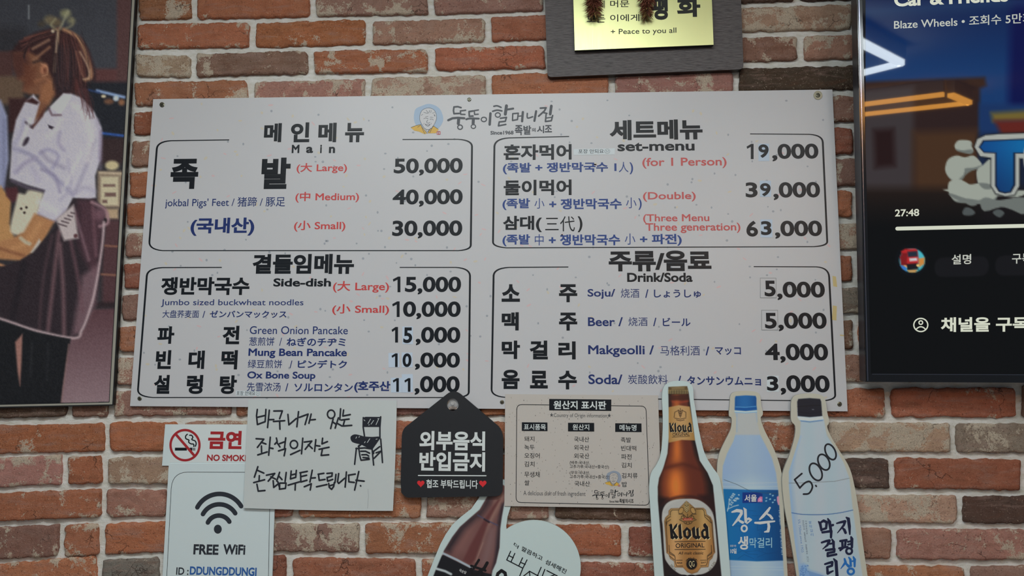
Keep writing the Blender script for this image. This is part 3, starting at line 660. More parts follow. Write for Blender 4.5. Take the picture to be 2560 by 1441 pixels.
p.box(205, 205, 330, 350, (36, 38, 46), 6); p.box(250, 345, 330, 410, (58, 42, 44), 6)
p.line([(254, 333), (310, 340)], 5, (58, 102, 190), 3); p.line([(243, 227), (310, 243)], 7, (150, 176, 222), 3); p.line([(212, 222), (248, 232)], 4, (50, 72, 120), 3)
p.oval(259, 241, 6, 4, (220, 200, 170), 2); p.oval(272, 254, 12, 7, (120, 84, 66), 4); p.oval(304, 256, 8, 8, (150, 104, 76), 4); p.oval(290, 246, 7, 7, (210, 226, 240), 3)
p.box(70, 12, 74, 48, (150, 156, 160), 2, .8)
p.box(244, 428, 330, 520, (150, 130, 112), 4); p.box(252, 442, 296, 514, (206, 194, 164), 3); p.oval(280, 414, 17, 12, (206, 190, 150), 4)
for q in ((258, 461, 288, 467), (262, 482, 290, 492), (256, 500, 268, 508)): p.box(*q, (120, 92, 86), 2.5)
p.line([(250, 432), (330, 436)], 5, (206, 186, 160), 3); p.box(262, 522, 296, 548, (186, 160, 130), 4); p.box(256, 550, 330, 764, (84, 56, 60), 6)
for y in (614, 686): p.line([(250, y), (300, y + 3)], 4, (150, 104, 84), 2.5)
p.poly([(190, 775), (330, 770), (330, 1030), (140, 1030)], lambda X, Y: np.stack([92 + (Y - 770) * .24, 62 + (Y - 770) * .26, 68 + (Y - 770) * .26], -1), 4)
p.box(230, 756, 330, 768, (46, 34, 38), 5)
# neighbour at the edge
p.poly([(-140, 255), (2, 250), (18, 290), (22, 400), (10, 470), (-140, 520)], (160, 164, 196), 4)
for i in range(6): p.line([(-100 + i * 22, 300), (-90 + i * 20, 500)], 5, (122, 124, 160), 5, .6)
p.box(-140, 520, -10, 1030, (40, 36, 42), 6); p.poly([(2, 465), (28, 500), (24, 560), (38, 600), (10, 640), (-20, 640), (-20, 500)], (196, 146, 96), 4)
# hair, face, neck
p.poly([(32, 128), (55, 100), (100, 78), (150, 70), (186, 84), (214, 110), (234, 160), (238, 200), (218, 206), (226, 280), (212, 250), (204, 222), (182, 236), (150, 246), (128, 232), (108, 160), (66, 150), (40, 178)], (62, 38, 40), 5, sm=4)
p.poly([(34, 132), (70, 128), (96, 142), (112, 162), (128, 190), (136, 232), (118, 268), (98, 300), (76, 318), (92, 262), (98, 238), (72, 236), (56, 228), (62, 206), (46, 198), (40, 180), (34, 160)], (136, 90, 68), 5)
p.poly([(28, 130), (66, 130), (76, 160), (66, 190), (46, 198), (34, 180)], (84, 50, 46), 8, .85); p.poly([(60, 160), (90, 168), (84, 214), (62, 226)], (120, 72, 54), 8, .7)
p.poly([(104, 214), (132, 196), (138, 236), (122, 262), (100, 250)], (172, 116, 82), 6, .8); p.oval(110, 172, 9, 14, (190, 128, 98), 4, 1, .3); p.oval(112, 176, 4, 6, (128, 74, 56), 3)
for q, w, c in (([(145, 76), (142, 120), (136, 178)], 7, (190, 156, 124)), ([(160, 74), (196, 96), (220, 150), (228, 190), (214, 200)], 9, (196, 148, 112)), ([(150, 68), (120, 80), (62, 96)], 4, (150, 94, 80)),
                ([(82, 122), (122, 100)], 6, (168, 128, 106)), ([(84, 150), (124, 118)], 6, (160, 116, 92)), ([(50, 104), (110, 92)], 4, (120, 70, 66)), ([(72, 98), (72, 128)], 5, (110, 64, 60)),
                ([(196, 110), (210, 190)], 6, (128, 78, 66)), ([(190, 200), (204, 250), (226, 296)], 5, (110, 62, 60)), ([(184, 180), (192, 240)], 6, (96, 54, 52))): p.line(q, w, c, 3.5, .9, 4 if len(q) > 2 else 0)
p.poly([(136, 110), (184, 120), (190, 180), (178, 226), (146, 240), (134, 200)], (54, 44, 50), 9, .8)
for x, y, r, c in ((124, 50, 14, (128, 116, 92)), (140, 56, 14, (112, 98, 78)), (164, 34, 13, (150, 148, 116)), (178, 52, 10, (132, 128, 104)), (104, 60, 9, (84, 74, 64))): p.oval(x, y, r, r * .8, c, 6)
# shirt
p.poly([(62, 256), (84, 236), (100, 256), (86, 304), (128, 268), (158, 234), (178, 234), (206, 246), (236, 280), (254, 320), (253, 366), (250, 402), (238, 440), (240, 494), (222, 500), (182, 496), (166, 528), (134, 556), (88, 536), (112, 476), (66, 462), (24, 446), (30, 350), (40, 300)], (206, 200, 212), 3)
p.poly([(88, 306), (112, 268), (108, 290), (82, 322), (74, 318)], (96, 58, 52), 3); p.poly([(62, 254), (80, 244), (98, 256), (92, 262)], (70, 40, 42), 3)
p.poly([(124, 268), (160, 234), (180, 240), (152, 286)], (222, 216, 220), 2.5); p.line([(122, 272), (130, 288), (152, 288)], 4, (110, 84, 96), 3); p.poly([(120, 312), (136, 318), (130, 324), (122, 320)], (58, 46, 60), 1.6)
p.oval(64, 354, 6, 13, (60, 48, 62), 3, 1, .6); p.line([(64, 306), (80, 318)], 6, (80, 66, 78), 2.5)
for q, w, c in (([(36, 372), (80, 390), (120, 428), (182, 486)], 9, (156, 150, 180)), ([(100, 384), (120, 374), (146, 390), (132, 420)], 6, (162, 154, 186)), ([(40, 430), (60, 410), (88, 396)], 10, (168, 158, 186)), ([(150, 330), (146, 356), (160, 376)], 6, (170, 160, 188)),
                ([(236, 350), (214, 420), (188, 480)], 8, (172, 164, 186)), ([(252, 330), (250, 398)], 5, (150, 132, 160)), ([(60, 300), (50, 340), (34, 360)], 7, (176, 170, 196)), ([(170, 400), (176, 470), (150, 500)], 6, (184, 176, 196)), ([(204, 380), (160, 470)], 6, (222, 216, 222)), ([(90, 532), (134, 554), (166, 526)], 4, (140, 126, 156)),
                ([(104, 424), (136, 440), (150, 480)], 5, (150, 140, 172)), ([(30, 452), (70, 470), (108, 478)], 5, (120, 104, 128)), ([(180, 260), (220, 300), (232, 350)], 9, (220, 214, 216)), ([(76, 300), (52, 360)], 8, (224, 218, 222))): p.line(q, w, c, 5, .8, 4 if len(q) > 2 else 0)
p.poly([(14, 470), (42, 468), (50, 494), (32, 508), (16, 490)], (86, 46, 52), 4)
# toy, arms, watch
p.poly([(40, 506), (46, 484), (62, 486), (72, 476), (98, 480), (108, 486), (100, 510), (92, 536), (76, 570), (52, 588), (30, 584), (26, 566)], (216, 206, 184), 4, sm=3)
for x, y in ((53, 522), (66, 519), (61, 532)): p.oval(x, y, 3.2, 3.2, (60, 44, 40), 1.4)
p.poly([(86, 534), (136, 554), (108, 604), (80, 632), (50, 652), (-10, 648), (-10, 606), (30, 596), (60, 580)], (186, 132, 90), 4)
p.line([(100, 560), (70, 606), (30, 624)], 10, (206, 152, 106), 7, .8); p.line([(0, 622), (60, 640)], 6, (136, 84, 60), 5, .8); p.line([(0, 662), (14, 668)], 7, (196, 140, 100), 3); p.line([(28, 666), (48, 667)], 7, (190, 120, 82), 3)
p.line([(52, 596), (64, 606), (74, 610)], 9, (198, 184, 158), 3); p.poly([(76, 632), (98, 598), (102, 604), (92, 636)], (206, 196, 186), 3)
# skirt, apron hem, legs
p.poly([(-140, 680), (0, 668), (50, 652), (80, 634), (112, 596), (152, 556), (184, 496), (236, 498), (262, 520), (266, 556), (258, 640), (242, 750), (216, 812), (196, 846), (168, 842), (90, 826), (0, 798), (-140, 790)], (50, 40, 46), 3)
p.poly([(196, 500), (236, 500), (258, 560), (240, 700), (206, 640), (184, 560)], (92, 60, 70), 8, .7); p.poly([(206, 690), (246, 660), (240, 760), (200, 836), (180, 838)], (140, 108, 116), 8, .75)
for q, w, c in (([(148, 580), (134, 700), (120, 826)], 9, (126, 94, 100)), ([(150, 612), (158, 720), (160, 840)], 9, (130, 98, 104)), ([(176, 600), (196, 700), (206, 780)], 7, (112, 80, 88)), ([(130, 590), (108, 700), (98, 826)], 5, (88, 66, 72)), ([(200, 520), (196, 620)], 6, (60, 42, 50)), ([(232, 520), (240, 640)], 6, (122, 86, 96)), ([(184, 520), (222, 650)], 4, (150, 118, 128)), ([(60, 660), (30, 800)], 16, (38, 32, 38))): p.line(q, w, c, 5, .8, 4)
p.poly([(140, 548), (184, 512), (196, 596), (160, 602), (150, 576)], (200, 186, 186), 4); p.oval(189, 590, 5, 5, (96, 60, 64), 2)
for i in range(5): p.line([(146 + i * 8, 560 - i * 7), (166 + i * 5, 566 - i * 8)], 3, (84, 66, 72), 2)
p.line([(230, 506), (262, 524), (270, 556), (250, 566)], 7, (176, 140, 148), 4, .9, 4); p.oval(252, 536, 16, 16, (140, 100, 112), 8, .7); p.oval(263, 552, 4, 6, (44, 34, 38), 2)
p.line([(-140, 760), (0, 797), (90, 827), (186, 846), (204, 826), (216, 800), (232, 750), (244, 690), (256, 610), (260, 556)], 6, (196, 172, 176), 3, .95, 5)
p.poly([(-140, 796), (0, 802), (90, 832), (176, 848), (168, 890), (158, 960), (150, 1030), (-140, 1030)], (28, 28, 32), 2.5); p.line([(172, 862), (162, 940), (152, 1020)], 3, (150, 116, 112), 2.5, .8)
p.poly([(38, 856), (56, 836), (54, 900), (50, 966), (44, 930)], (168, 122, 112), 3); p.line([(80, 860), (76, 940)], 4, (44, 44, 48), 4); p.line([(120, 860), (118, 950)], 3, (42, 42, 46), 4)
rq = random.Random(2)
for i in range(46):                                   # loose strands
    t = rq.random(); x0, y0 = 140 + 60 * t + rq.uniform(-8, 8), 84 + rq.uniform(-6, 14); x1, y1 = 134 + 96 * t + rq.uniform(-8, 8), 190 + rq.uniform(-20, 46)
    p.line([(x0, y0), ((x0 + x1) / 2 + 8 * t, (y0 + y1) / 2 - 6), (x1, y1)], 1.8, (112, 70, 66) if rq.random() < .5 else (44, 30, 34), 1.6, .5, 3)
for i in range(22):
    t = rq.random(); p.line([(138, 76 + rq.uniform(-6, 10)), (100 - 30 * t, 92 + 16 * t + rq.uniform(-8, 8)), (52 + 10 * t, 108 + 50 * t)], 1.8, (128, 82, 74) if rq.random() < .5 else (48, 32, 36), 1.6, .55, 3)
for i in range(14): p.line([(196 + i * 1.5, 222), (204 + i * 2 + rq.uniform(-4, 4), 256), (206 + i * 2.2 + rq.uniform(-6, 10), 276 + rq.uniform(-6, 26))], 2, (92, 56, 58), 1.8, .6, 3)
p.line([(140, 74), (128, 62), (138, 48)], 5, (176, 168, 132), 4, .8, 3); p.line([(150, 72), (160, 50), (170, 28)], 5, (186, 182, 150), 4, .8, 3); p.line([(166, 70), (182, 62), (180, 46)], 4, (160, 152, 118), 4, .8, 3); p.oval(132, 78, 4, 4, (220, 204, 178), 2.5)
p.line([(200, 130), (220, 168), (222, 194), (208, 198)], 3, (226, 190, 158), 3, .8, 4); p.line([(144, 82), (140, 130)], 3, (222, 196, 166), 3, .8); p.line([(190, 130), (202, 178), (208, 192)], 3, (170, 118, 98), 3, .7, 3)
p.poly([(64, 164), (84, 176), (82, 206), (62, 216), (58, 196)], (112, 66, 50), 9, .6); p.line([(84, 156), (104, 150)], 5, (44, 34, 38), 4, .8); p.line([(88, 204), (110, 196), (124, 204)], 5, (176, 118, 86), 5, .7, 3); p.line([(104, 160), (118, 168), (118, 186), (106, 190)], 2.4, (214, 156, 122), 2, .8, 3)
for q, w, c in (([(190, 262), (214, 300), (226, 352), (220, 400)], 14, (222, 214, 218)), ([(120, 340), (140, 326), (150, 300)], 12, (220, 214, 218)), ([(100, 506), (140, 528)], 14, (222, 216, 220)), ([(80, 420), (96, 450)], 12, (190, 182, 204)), ([(244, 300), (252, 340), (250, 420)], 4, (164, 152, 176)), ([(160, 420), (120, 400), (104, 380)], 5, (146, 136, 164)), ([(182, 486), (210, 470), (236, 478)], 6, (176, 168, 190)), ([(44, 330), (40, 380), (36, 430)], 6, (190, 184, 206))): p.line(q, w, c, 7, .7, 4 if len(q) > 2 else 0)
p.grain(14, 1)
p.build('print', WALL, 0.0169, ph, PRINT, [(-125, -68), (335, -80), (274.5, 1007), (-125, 1016)], 0.0)

# ------------------------------------------------------------------ the plaque over the board
pq = thing('wall_plaque', 'dark wood wall plaque carrying a polished brass plate with engraved verse', 'plaque', WALL(1610, 60, 0.010))
wood = mat('dark_wood', (62, 54, 54), 0.5); N, L, B = nodes(wood)
gc = N.new('ShaderNodeNewGeometry').outputs['Position']; mp = N.new('ShaderNodeMapping'); mp.inputs['Scale'].default_value = (46, 46, 760); L.new(gc, mp.inputs['Vector'])
w1 = tex_noise(N, L, mp.outputs[0], 1, 4, 0.7); L.new(mixrgb(N, L, ramp(N, L, w1, 0.34, 0.6), tup((50, 46, 47)), tup((92, 87, 88))), B.inputs['Base Color'])
bp = N.new('ShaderNodeBump'); bp.inputs['Strength'].default_value = 0.3; bp.inputs['Distance'].default_value = 0.001; L.new(w1, bp.inputs['Height']); L.new(bp.outputs[0], B.inputs['Normal'])
b = MB(); b.slab(WALL, rrect([(1353, -260), (1842, -280), (1859, 173), (1369, 193)], 11), 0.024, 0.009, wood, mat('wood_edge', (20, 18, 18), 0.5)); b.build('wood_panel', pq)
brass = mat('brass', (236, 240, 176), 0.30, 1.0, raw=True); N, L, B = nodes(brass)
gc = N.new('ShaderNodeNewGeometry').outputs['Position']; mp = N.new('ShaderNodeMapping'); mp.inputs['Scale'].default_value = (900, 10, 18); L.new(gc, mp.inputs['Vector'])
w1 = tex_noise(N, L, mp.outputs[0], 1, 3); L.new(math_n(N, L, 'ADD', math_n(N, L, 'MULTIPLY', w1, 0.16), 0.30), B.inputs['Roughness'])
b = MB(); b.slab(WALL, [(1428, -190), (1772, -205), (1784, 112), (1437, 126)], 0.036, 0.028, brass, mat('plate_side', (30, 27, 20), 0.6)); pl = b.build('brass_plate', pq)
b = MB(); b.slab(WALL, [(1450, -170), (1752, -180), (1762, 98), (1456, 112)], 0.028, 0.0235, MATS['plate_side']); b.build('spacer', pq)
ETCH = mat('etched_black', (28, 32, 30), 0.6)
LP = 0.0363
for t, x0, y0, x1, y1, bo in (('이곳에', 1466, 1, 1512, 20, 0.006), ('머문', 1525.5, 0, 1573, 18.5, 0.006), ('모든', 1467, 37, 1513, 57, 0.006), ('이에게', 1525.5, 35, 1598, 54, 0.006), ('평', 1629, -10, 1669, 50, 0.045), ('화', 1693, -8, 1750, 43, 0.045), ('+ Peace to you all', 1527, 70, 1691, 89, 0.003)):
    b = MB(); ya, yb = (3.0, -3.0) if 'Peace' in t else (0, 0)
    if ya: b.text(WALL, t, (x0, y1 + 1), None, LP, ETCH, bo, br=(x1, y1 - 3), tl=(x0, y0 + 3))
    else: b.text(WALL, t, (x0, y1), (x1, y0), LP, ETCH, bo)
    b.build('lettering', pl)
def sprig(label, cx, cy, r, seed):
    t = thing('dried_flower_sprig', label, 'dried flower', WALL(cx, -30, 0.05), 'dried flower sprigs over the plaque'); rr = random.Random(seed)
    DRY = mat('dried_bract', (104, 58, 42), 0.8); DRY2 = mat('dried_tip', (128, 104, 60), 0.8); STEM = mat('dried_stem', (84, 60, 40), 0.8)
    top = WALL(cx - 4, -130, 0.046); tip = WALL(cx, cy - 8, 0.052); b = MB()
    a = [top.lerp(tip, q) for q in np.linspace(0, 1, 6)]; R = 0.0016
    vs = [p_ + Vector((R * math.cos(k * math.pi / 3), R * math.sin(k * math.pi / 3), 0)) for p_ in a for k in range(6)]
    b.add(vs, [[i * 6 + k, i * 6 + (k + 1) % 6, i * 6 + 6 + (k + 1) % 6, i * 6 + 6 + k] for i in range(5) for k in range(6)], STEM); b.build('stem', t)
    b = MB(); k = 0.00088
    for i in range(620):
        s = rr.random() ** 0.8; root = top.lerp(tip, 0.35 + 0.65 * s)
        an = rr.uniform(0, 2 * math.pi); ln = rr.uniform(0.4, 1.0) * r * k * (1.05 - 0.45 * s)
        d = Vector((math.cos(an), 0.55 * math.sin(an) - 0.05, -rr.uniform(0.25, 1.15))).normalized()
        if root.y + d.y * ln > -0.0385: d.y = -abs(d.y) * 0.4
        e = root + d * ln; sd = d.cross(Vector((rr.random() - .5, rr.random() - .5, rr.random() - .5))).normalized() * rr.uniform(0.0006, 0.0017)
        mid = root.lerp(e, 0.55) + Vector((0, -0.002, 0.001))
        b.add([root, mid + sd, e, mid - sd], [[0, 1, 2, 3]], DRY if s < 0.8 or rr.random() < .5 else DRY2)
    b.build('foliage', t)
sprig('reddish dried flower sprig hanging over the verse at the plate\'s upper left', 1486, 42, 48, 5)
sprig('reddish dried flower sprig hanging beside the large black characters on the brass plate', 1618, 46, 40, 8)

# ------------------------------------------------------------------ the television: turned and tipped on its arm
_a, _t = math.radians(4.4), math.radians(5.5)
tvu = Vector((math.cos(_a), -math.sin(_a), 0)); nh = Vector((-math.sin(_a), -math.cos(_a), 0))
TV = Plane(WALL(2163, 955, 0.058), tvu, Vector((0, 0, math.cos(_t))) + nh * math.sin(_t))
def tvp(x, y, l=0.0): return TV.o + TV.u * x + TV.v * y + TV.n * l
class Local:                                          # metres on the television's face
    u, v, n = TV.u, TV.v, TV.n
    def __call__(s, x, y, l=0.0): return tvp(x, y, l)
    def loc(s, p): return TV.loc(p)
TVL = Local(); TVW, TVH = 1.45, 0.875
tv = thing('television', 'large wall-mounted television with a glossy screen showing a paused video', 'television', TV.o + TV.n * -0.02)
SHELL = mat('television_shell', (40, 40, 46), 0.35); BEZ = mat('gloss_bezel', (20, 21, 26), 0.12); RIM = mat('polished_rim', (112, 114, 128), 0.22, 1.0)
b = MB(); R_ = [(0, 0), (TVW, 0), (TVW, TVH), (0, TVH)]
b.slab(TVL, R_, 0.0, -0.034, SHELL); b.build('housing', tv)
b = MB(); e = 0.010; eb = 0.0165
b.slab(TVL, R_, 0.0035, -0.0005, BEZ, holes=[[(e, eb), (e, TVH - e), (TVW - e, TVH - e), (TVW - e, eb)]])
b.build('bezel', tv)
b = MB(); b.slab(TVL, [(0.0026, 0.002), (0.0044, 0.002), (0.0044, TVH), (0.0026, TVH)], 0.0046, 0.0034, RIM); b.slab(TVL, [(0.012, 0.0148), (TVW, 0.0148), (TVW, 0.0158), (0.012, 0.0158)], 0.0042, 0.0034, RIM); b.build('rim', tv)
GLASS = attr_mat('lit_screen', 0.022, 0.22, True)
xs0, ys0 = 2164, -40
p = Paint(xs0, ys0, 2780, 950, 3.0, (11, 12, 14))
p.poly([(2150, -60), (2800, -60), (2800, 400), (2150, 400)], lambda X, Y: np.stack([10 + 10 * np.clip((Y + 20) / 300, 0, 1), 26 + 28 * np.clip((Y + 20) / 200, 0, 1), 68 + 34 * np.clip((Y + 20) / 200, 0, 1)], -1), 10)
p.poly([(2530, -60), (2800, -60), (2800, 310), (2520, 310), (2522, 200)], (6, 12, 66), 14, .9)
p.line([(2170, 30), (2560, 4)], 20, (38, 66, 100), 16, .6)
p.poly([(2150, 205), (2462, 193), (2466, 214), (2450, 222), (2448, 480), (2460, 640), (2150, 640)], (42, 28, 27), 6)
p.poly([(2150, 225), (2284, 215), (2284, 500), (2150, 520)], (56, 50, 52), 10); p.poly([(2284, 330), (2448, 325), (2448, 560), (2284, 560)], (66, 44, 28), 14); p.box(2448, 260, 2800, 480, (22, 48, 92), 8)
p.poly([(2184, 325), (2234, 322), (2238, 415), (2188, 420)], (34, 18, 18), 10)
p.poly([(2478, 282), (2800, 262), (2800, 300), (2482, 304)], (106, 92, 44), 8); p.poly([(2486, 302), (2800, 294), (2800, 336), (2504, 338)], (92, 32, 26), 8)
p.poly([(2150, 470), (2800, 470), (2800, 960), (2150, 960)], lambda X, Y: np.stack([8 + 30 * np.clip((570 - Y) / 120, 0, 1), 9 + 17 * np.clip((570 - Y) / 120, 0, 1), 10 + 10 * np.clip((570 - Y) / 120, 0, 1)], -1), 14)
p.poly([(2450, 340), (2800, 340), (2800, 560), (2450, 560)], (20, 16, 20), 16, .6)
# smoke and the big letter
CL = crop(2100, 0, 2.883); c1, c2, c3 = (150, 156, 146), (104, 110, 106), (74, 80, 80)
for q in ([(826, 1050), (850, 1015), (900, 1010), (945, 1020), (945, 1050), (958, 1080), (930, 1100), (880, 1085), (840, 1078)], [(758, 1215), (780, 1150), (840, 1122), (900, 1135), (960, 1122), (1005, 1160), (1018, 1190), (960, 1215), (905, 1225), (880, 1280), (820, 1300), (775, 1265)],
          [(985, 1270), (990, 1220), (1030, 1190), (1085, 1150), (1110, 1240), (1100, 1370), (1040, 1365), (1000, 1330)], [(780, 1370), (790, 1310), (850, 1290), (900, 1310), (940, 1330), (1010, 1325), (1100, 1370), (1130, 1400), (1100, 1440), (1000, 1460), (900, 1455), (820, 1440)]):
    q = CL(q); p.poly([(x + 2, y + 4) for x, y in q], c2, 1.8, 1, 4); p.poly(q, c1, 1.8, 1, 4)
for q in ([(830, 1075), (880, 1085), (940, 1078), (955, 1085), (930, 1105), (880, 1100)], [(900, 1215), (960, 1210), (1015, 1195), (960, 1225), (920, 1250), (880, 1285), (860, 1290), (900, 1250)], [(1000, 1320), (1085, 1330), (1085, 1365), (1040, 1365)], [(780, 1395), (900, 1410), (1010, 1420), (1100, 1400), (1000, 1460), (860, 1450)]): p.poly(CL(q), c2, 2, 1, 3)
CM = crop(2100, 480, 2.883)
for q, c in (([(785, 0), (900, 45), (1000, 60), (1130, 30), (1250, 40), (1330, 20), (1330, -10), (785, -20)], c1), ([(850, 70), (930, 50), (1010, 70), (960, 78)], c2), ([(1010, 72), (1050, 40), (1150, 60), (1330, 40), (1330, 160), (1240, 130), (1160, 110), (1040, 140)], c2), ([(912, 85), (940, 75), (985, 92), (950, 102)], c2), ([(882, 145), (905, 112), (945, 120), (975, 150), (945, 170), (895, 168)], c3), ([(1100, 150), (1140, 125), (1185, 150), (1150, 185)], c3)): p.poly(CM(q), c, 1.8, 1, 3)
Tq = CL([(1010, 1060), (1040, 1020), (1330, 1008), (1500, 1006), (1500, 1100), (1250, 1100), (1250, 1330), (1225, 1380), (1190, 1386), (1150, 1376), (1130, 1340), (1128, 1100), (1040, 1095)])
ctr = [(2560, 0)]
p.poly(CL([(965, 1060), (985, 1000), (1050, 970), (1150, 962), (1330, 955), (1500, 950), (1500, 1145), (1297, 1148), (1297, 1340), (1260, 1410), (1190, 1420), (1120, 1400), (1086, 1340), (1086, 1142), (1010, 1130)]), (22, 22, 24), 3.5); p.poly(CL([(970, 1060), (990, 1004), (1050, 976), (1150, 968), (1330, 962), (1500, 958), (1500, 1140), (1292, 1142), (1292, 1340), (1256, 1404), (1190, 1414), (1124, 1394), (1090, 1340), (1090, 1138), (1010, 1126)]), (160, 164, 158), 1.8)
p.poly(CL([(1000, 1060), (1030, 1012), (1330, 1000), (1500, 998), (1500, 1108), (1264, 1108), (1264, 1335), (1234, 1388), (1190, 1396), (1144, 1384), (1118, 1340), (1118, 1106), (1036, 1102)]), (12, 22, 44), 1.8)
p.poly(Tq, lambda X, Y: np.stack([14 + 0 * X, 70 + 26 * np.clip((X - 2460) / 90, 0, 1) - 26 * np.clip((Y - 370) / 100, 0, 1), 130 + 22 * np.clip((X - 2460) / 90, 0, 1) - 34 * np.clip((Y - 370) / 100, 0, 1)], -1), 1.8)
p.oval(2590, 395, 32, 56, (160, 164, 158), 2); p.oval(2594, 395, 24, 46, (18, 60, 120), 2)
# pills and the round picture button
for q in ([(2336, 645), (2472, 640), (2472, 690), (2336, 694)], [(2488, 640), (2640, 636), (2640, 688), (2488, 690)]):
    q2 = rrect(q, 24); p.poly(q2, (19, 19, 22), 2)
p.oval(2279, 651, 41, 40, (10, 12, 16), 2)
K = crop(2100, 480, 2.883)
p.poly(K(oval(520, 495, 92, 86)), (70, 176, 190), 2); p.poly(K([(445, 450), (440, 430), (470, 412), (540, 410), (560, 420), (568, 500), (560, 545), (470, 540), (440, 510)]), (176, 36, 38), 2)
p.poly(K([(430, 470), (450, 440), (485, 440), (480, 540), (440, 530)]), (120, 24, 28), 2); p.poly(K([(486, 432), (556, 426), (560, 466), (490, 470)]), (34, 42, 56), 2); p.poly(K([(500, 480), (556, 476), (556, 496), (502, 500)]), (196, 200, 204), 2); p.poly(K([(480, 520), (562, 514), (564, 560), (484, 566)]), (24, 24, 28), 2)
p.oval(2263, 667, 4, 3, (230, 196, 120), 1.5); p.oval(2295, 664, 4, 3, (230, 196, 120), 1.5); p.poly(K([(568, 480), (610, 474), (606, 520), (570, 545)]), (196, 130, 60), 2); p.poly(K([(436, 530), (474, 540), (480, 572), (450, 556)]), (52, 110, 190), 2); p.poly(K([(484, 566), (560, 562), (540, 580), (500, 580)]), (206, 140, 70), 2)
scr = p.build('screen', TV, 0.0008, tv, GLASS, None, 0, raw=True)
# the part of the panel outside the photograph
b = MB(); b.slab(TVL, [(e * .7, eb * .9), (TVW - e * .7, eb * .9), (TVW - e * .7, TVH - e * .7), (e * .7, TVH - e * .7)], 0.0006, -0.0002, mat('dark_panel', emit=(12, 14, 22), rough=0.022, spec=0.22)); b.build('panel', tv)
GLOW = mat('lit_text', emit=(206, 210, 192), rough=0.06); GLOW2 = mat('lit_text_dim', emit=(186, 190, 180), rough=0.06)
def tvw(t, bl, br, tl, bold, m, res=5):
    b = MB(); b.text(TV, t, bl, None, 0.0011, m, bold, br=br, tl=tl, res=res); b.build('lettering', scr)
tvw('Car & Friends', (2236, 17), (2521, 4), (2235, -16), 0.035, GLOW)
tvw('Blaze Wheels • 조회수 5만회', (2235, 74), (2580, 57), (2235, 49), 0.01, GLOW2)
tvw('27:48', (2237.5, 542), (2298, 540.5), (2237.5, 524), 0.02, GLOW)
tvw('설명', (2379, 662), (2428, 660.5), (2379, 637), 0.016, GLOW2); tvw('구독', (2530, 660), (2579, 659), (2530, 635), 0.016, GLOW2)
tvw('채널을 구독하세요', (2352, 831), (2700, 829), (2352, 794), 0.03, GLOW)
b = MB(); b.stroke(TV, [(2243, 572), (2400, 568.5), (2700, 562)], 9.5, 0.0011, GLOW); b.build('progress_bar', scr)
b = MB(); b.stroke(TV, oval(2302, 813, 17.5, 16.5, 36), 3.2, 0.0011, GLOW, True); b.stroke(TV, oval(2302, 807, 4.6, 4.6, 20), 3.0, 0.0011, GLOW, True); b.stroke(TV, qb((2291, 823), (2302, 812), (2313, 823)), 3.0, 0.0011, GLOW); b.build('account_icon', scr)
b = MB(); mid = tvp(TVW / 2, TVH / 2, -0.034)
b.add([mid + Vector((dx, dy, dz)) for dx in (-0.2, 0.2) for dz in (-0.15, 0.15) for dy in (0.0, 0.03)], [[0, 1, 3, 2], [4, 5, 7, 6], [0, 1, 5, 4], [2, 3, 7, 6], [0, 2, 6, 4], [1, 3, 7, 5]], SHELL)
q = Vector((mid.x, -0.0125, mid.z)); w_ = 0.04
vs = [p_ + Vector((dx, 0, dz)) for p_ in (mid + Vector((0, 0.01, 0)), q) for dx, dz in ((-w_, -w_), (w_, -w_), (w_, w_), (-w_, w_))]
b.add(vs, [[i, (i + 1) % 4, 4 + (i + 1) % 4, 4 + i] for i in range(4)] + [[0, 1, 2, 3], [4, 5, 6, 7]], SHELL); b.build('bracket', tv)

# ------------------------------------------------------------------ no-smoking notice
PAPERB = mat('laminated_white', (198, 210, 214), 0.34)
D = 0.0128
ns = thing('no_smoking_sign', 'white no smoking sign with red ring, partly under the handwritten note', 'sign', WALL(520, 1110, 0.011))
b = MB(); b.slab(WALL, [(412.8, 1061.6), (700, 1062), (700, 1166), (405, 1165)], D, 0.0105, PAPERB); b.build('sheet', ns)
b = MB(); b.fill(WALL, [(427, 1062), (700, 1062.2), (700, 1157), (424, 1157)], D + 0.0003, mat('sticker_gloss', (204, 212, 220), 0.25)); b.build('sticker', ns)
SR = mat('sign_red', (158, 38, 44), 0.35)
b = MB(); c = [(462.5 + 36.2 * math.cos(t) * 1.0, 1113.6 + 37.8 * math.sin(t)) for t in np.linspace(0, 2 * math.pi, 48, False)]
b.stroke(WALL, c, 5.8, D + 0.0007, SR, True); b.stroke(WALL, [(440.5, 1087.5), (485, 1139)], 6.4, D + 0.0007, SR, caps=False); b.build('prohibition_ring', ns)
T = crop(320, 980, 6.737); b = MB()
for q in ([(790, 943), (990, 943), (990, 992), (790, 992)], [(1040, 943), (1085, 943), (1085, 992), (1040, 992)], [(1096, 945), (1108, 945), (1108, 992), (1096, 992)], [(1118, 945), (1130, 945), (1130, 992), (1118, 992)]): b.fill(WALL, T(q), D + 0.0005, INK)
b.stroke(WALL, T(curve([(1005, 712), (972, 745), (975, 790), (1025, 815), (1022, 850), (1060, 878), (1105, 885), (1108, 930)], 5)), 3.0, D + 0.0005, INK, caps=False)
b.stroke(WALL, T(curve([(1030, 735), (1070, 735), (1092, 770), (1075, 805), (1130, 830), (1148, 875), (1132, 925)], 5)), 3.0, D + 0.0005, INK, caps=False); b.build('cigarette_drawing', ns)
words('lettering', [('금연', 519, 1078, 605.7, 1123, 0.042), ('NO SMOKING', 517, 1138.5, 648, 1153, 0.032)], SR, 0.03, D + 0.0005, ns)

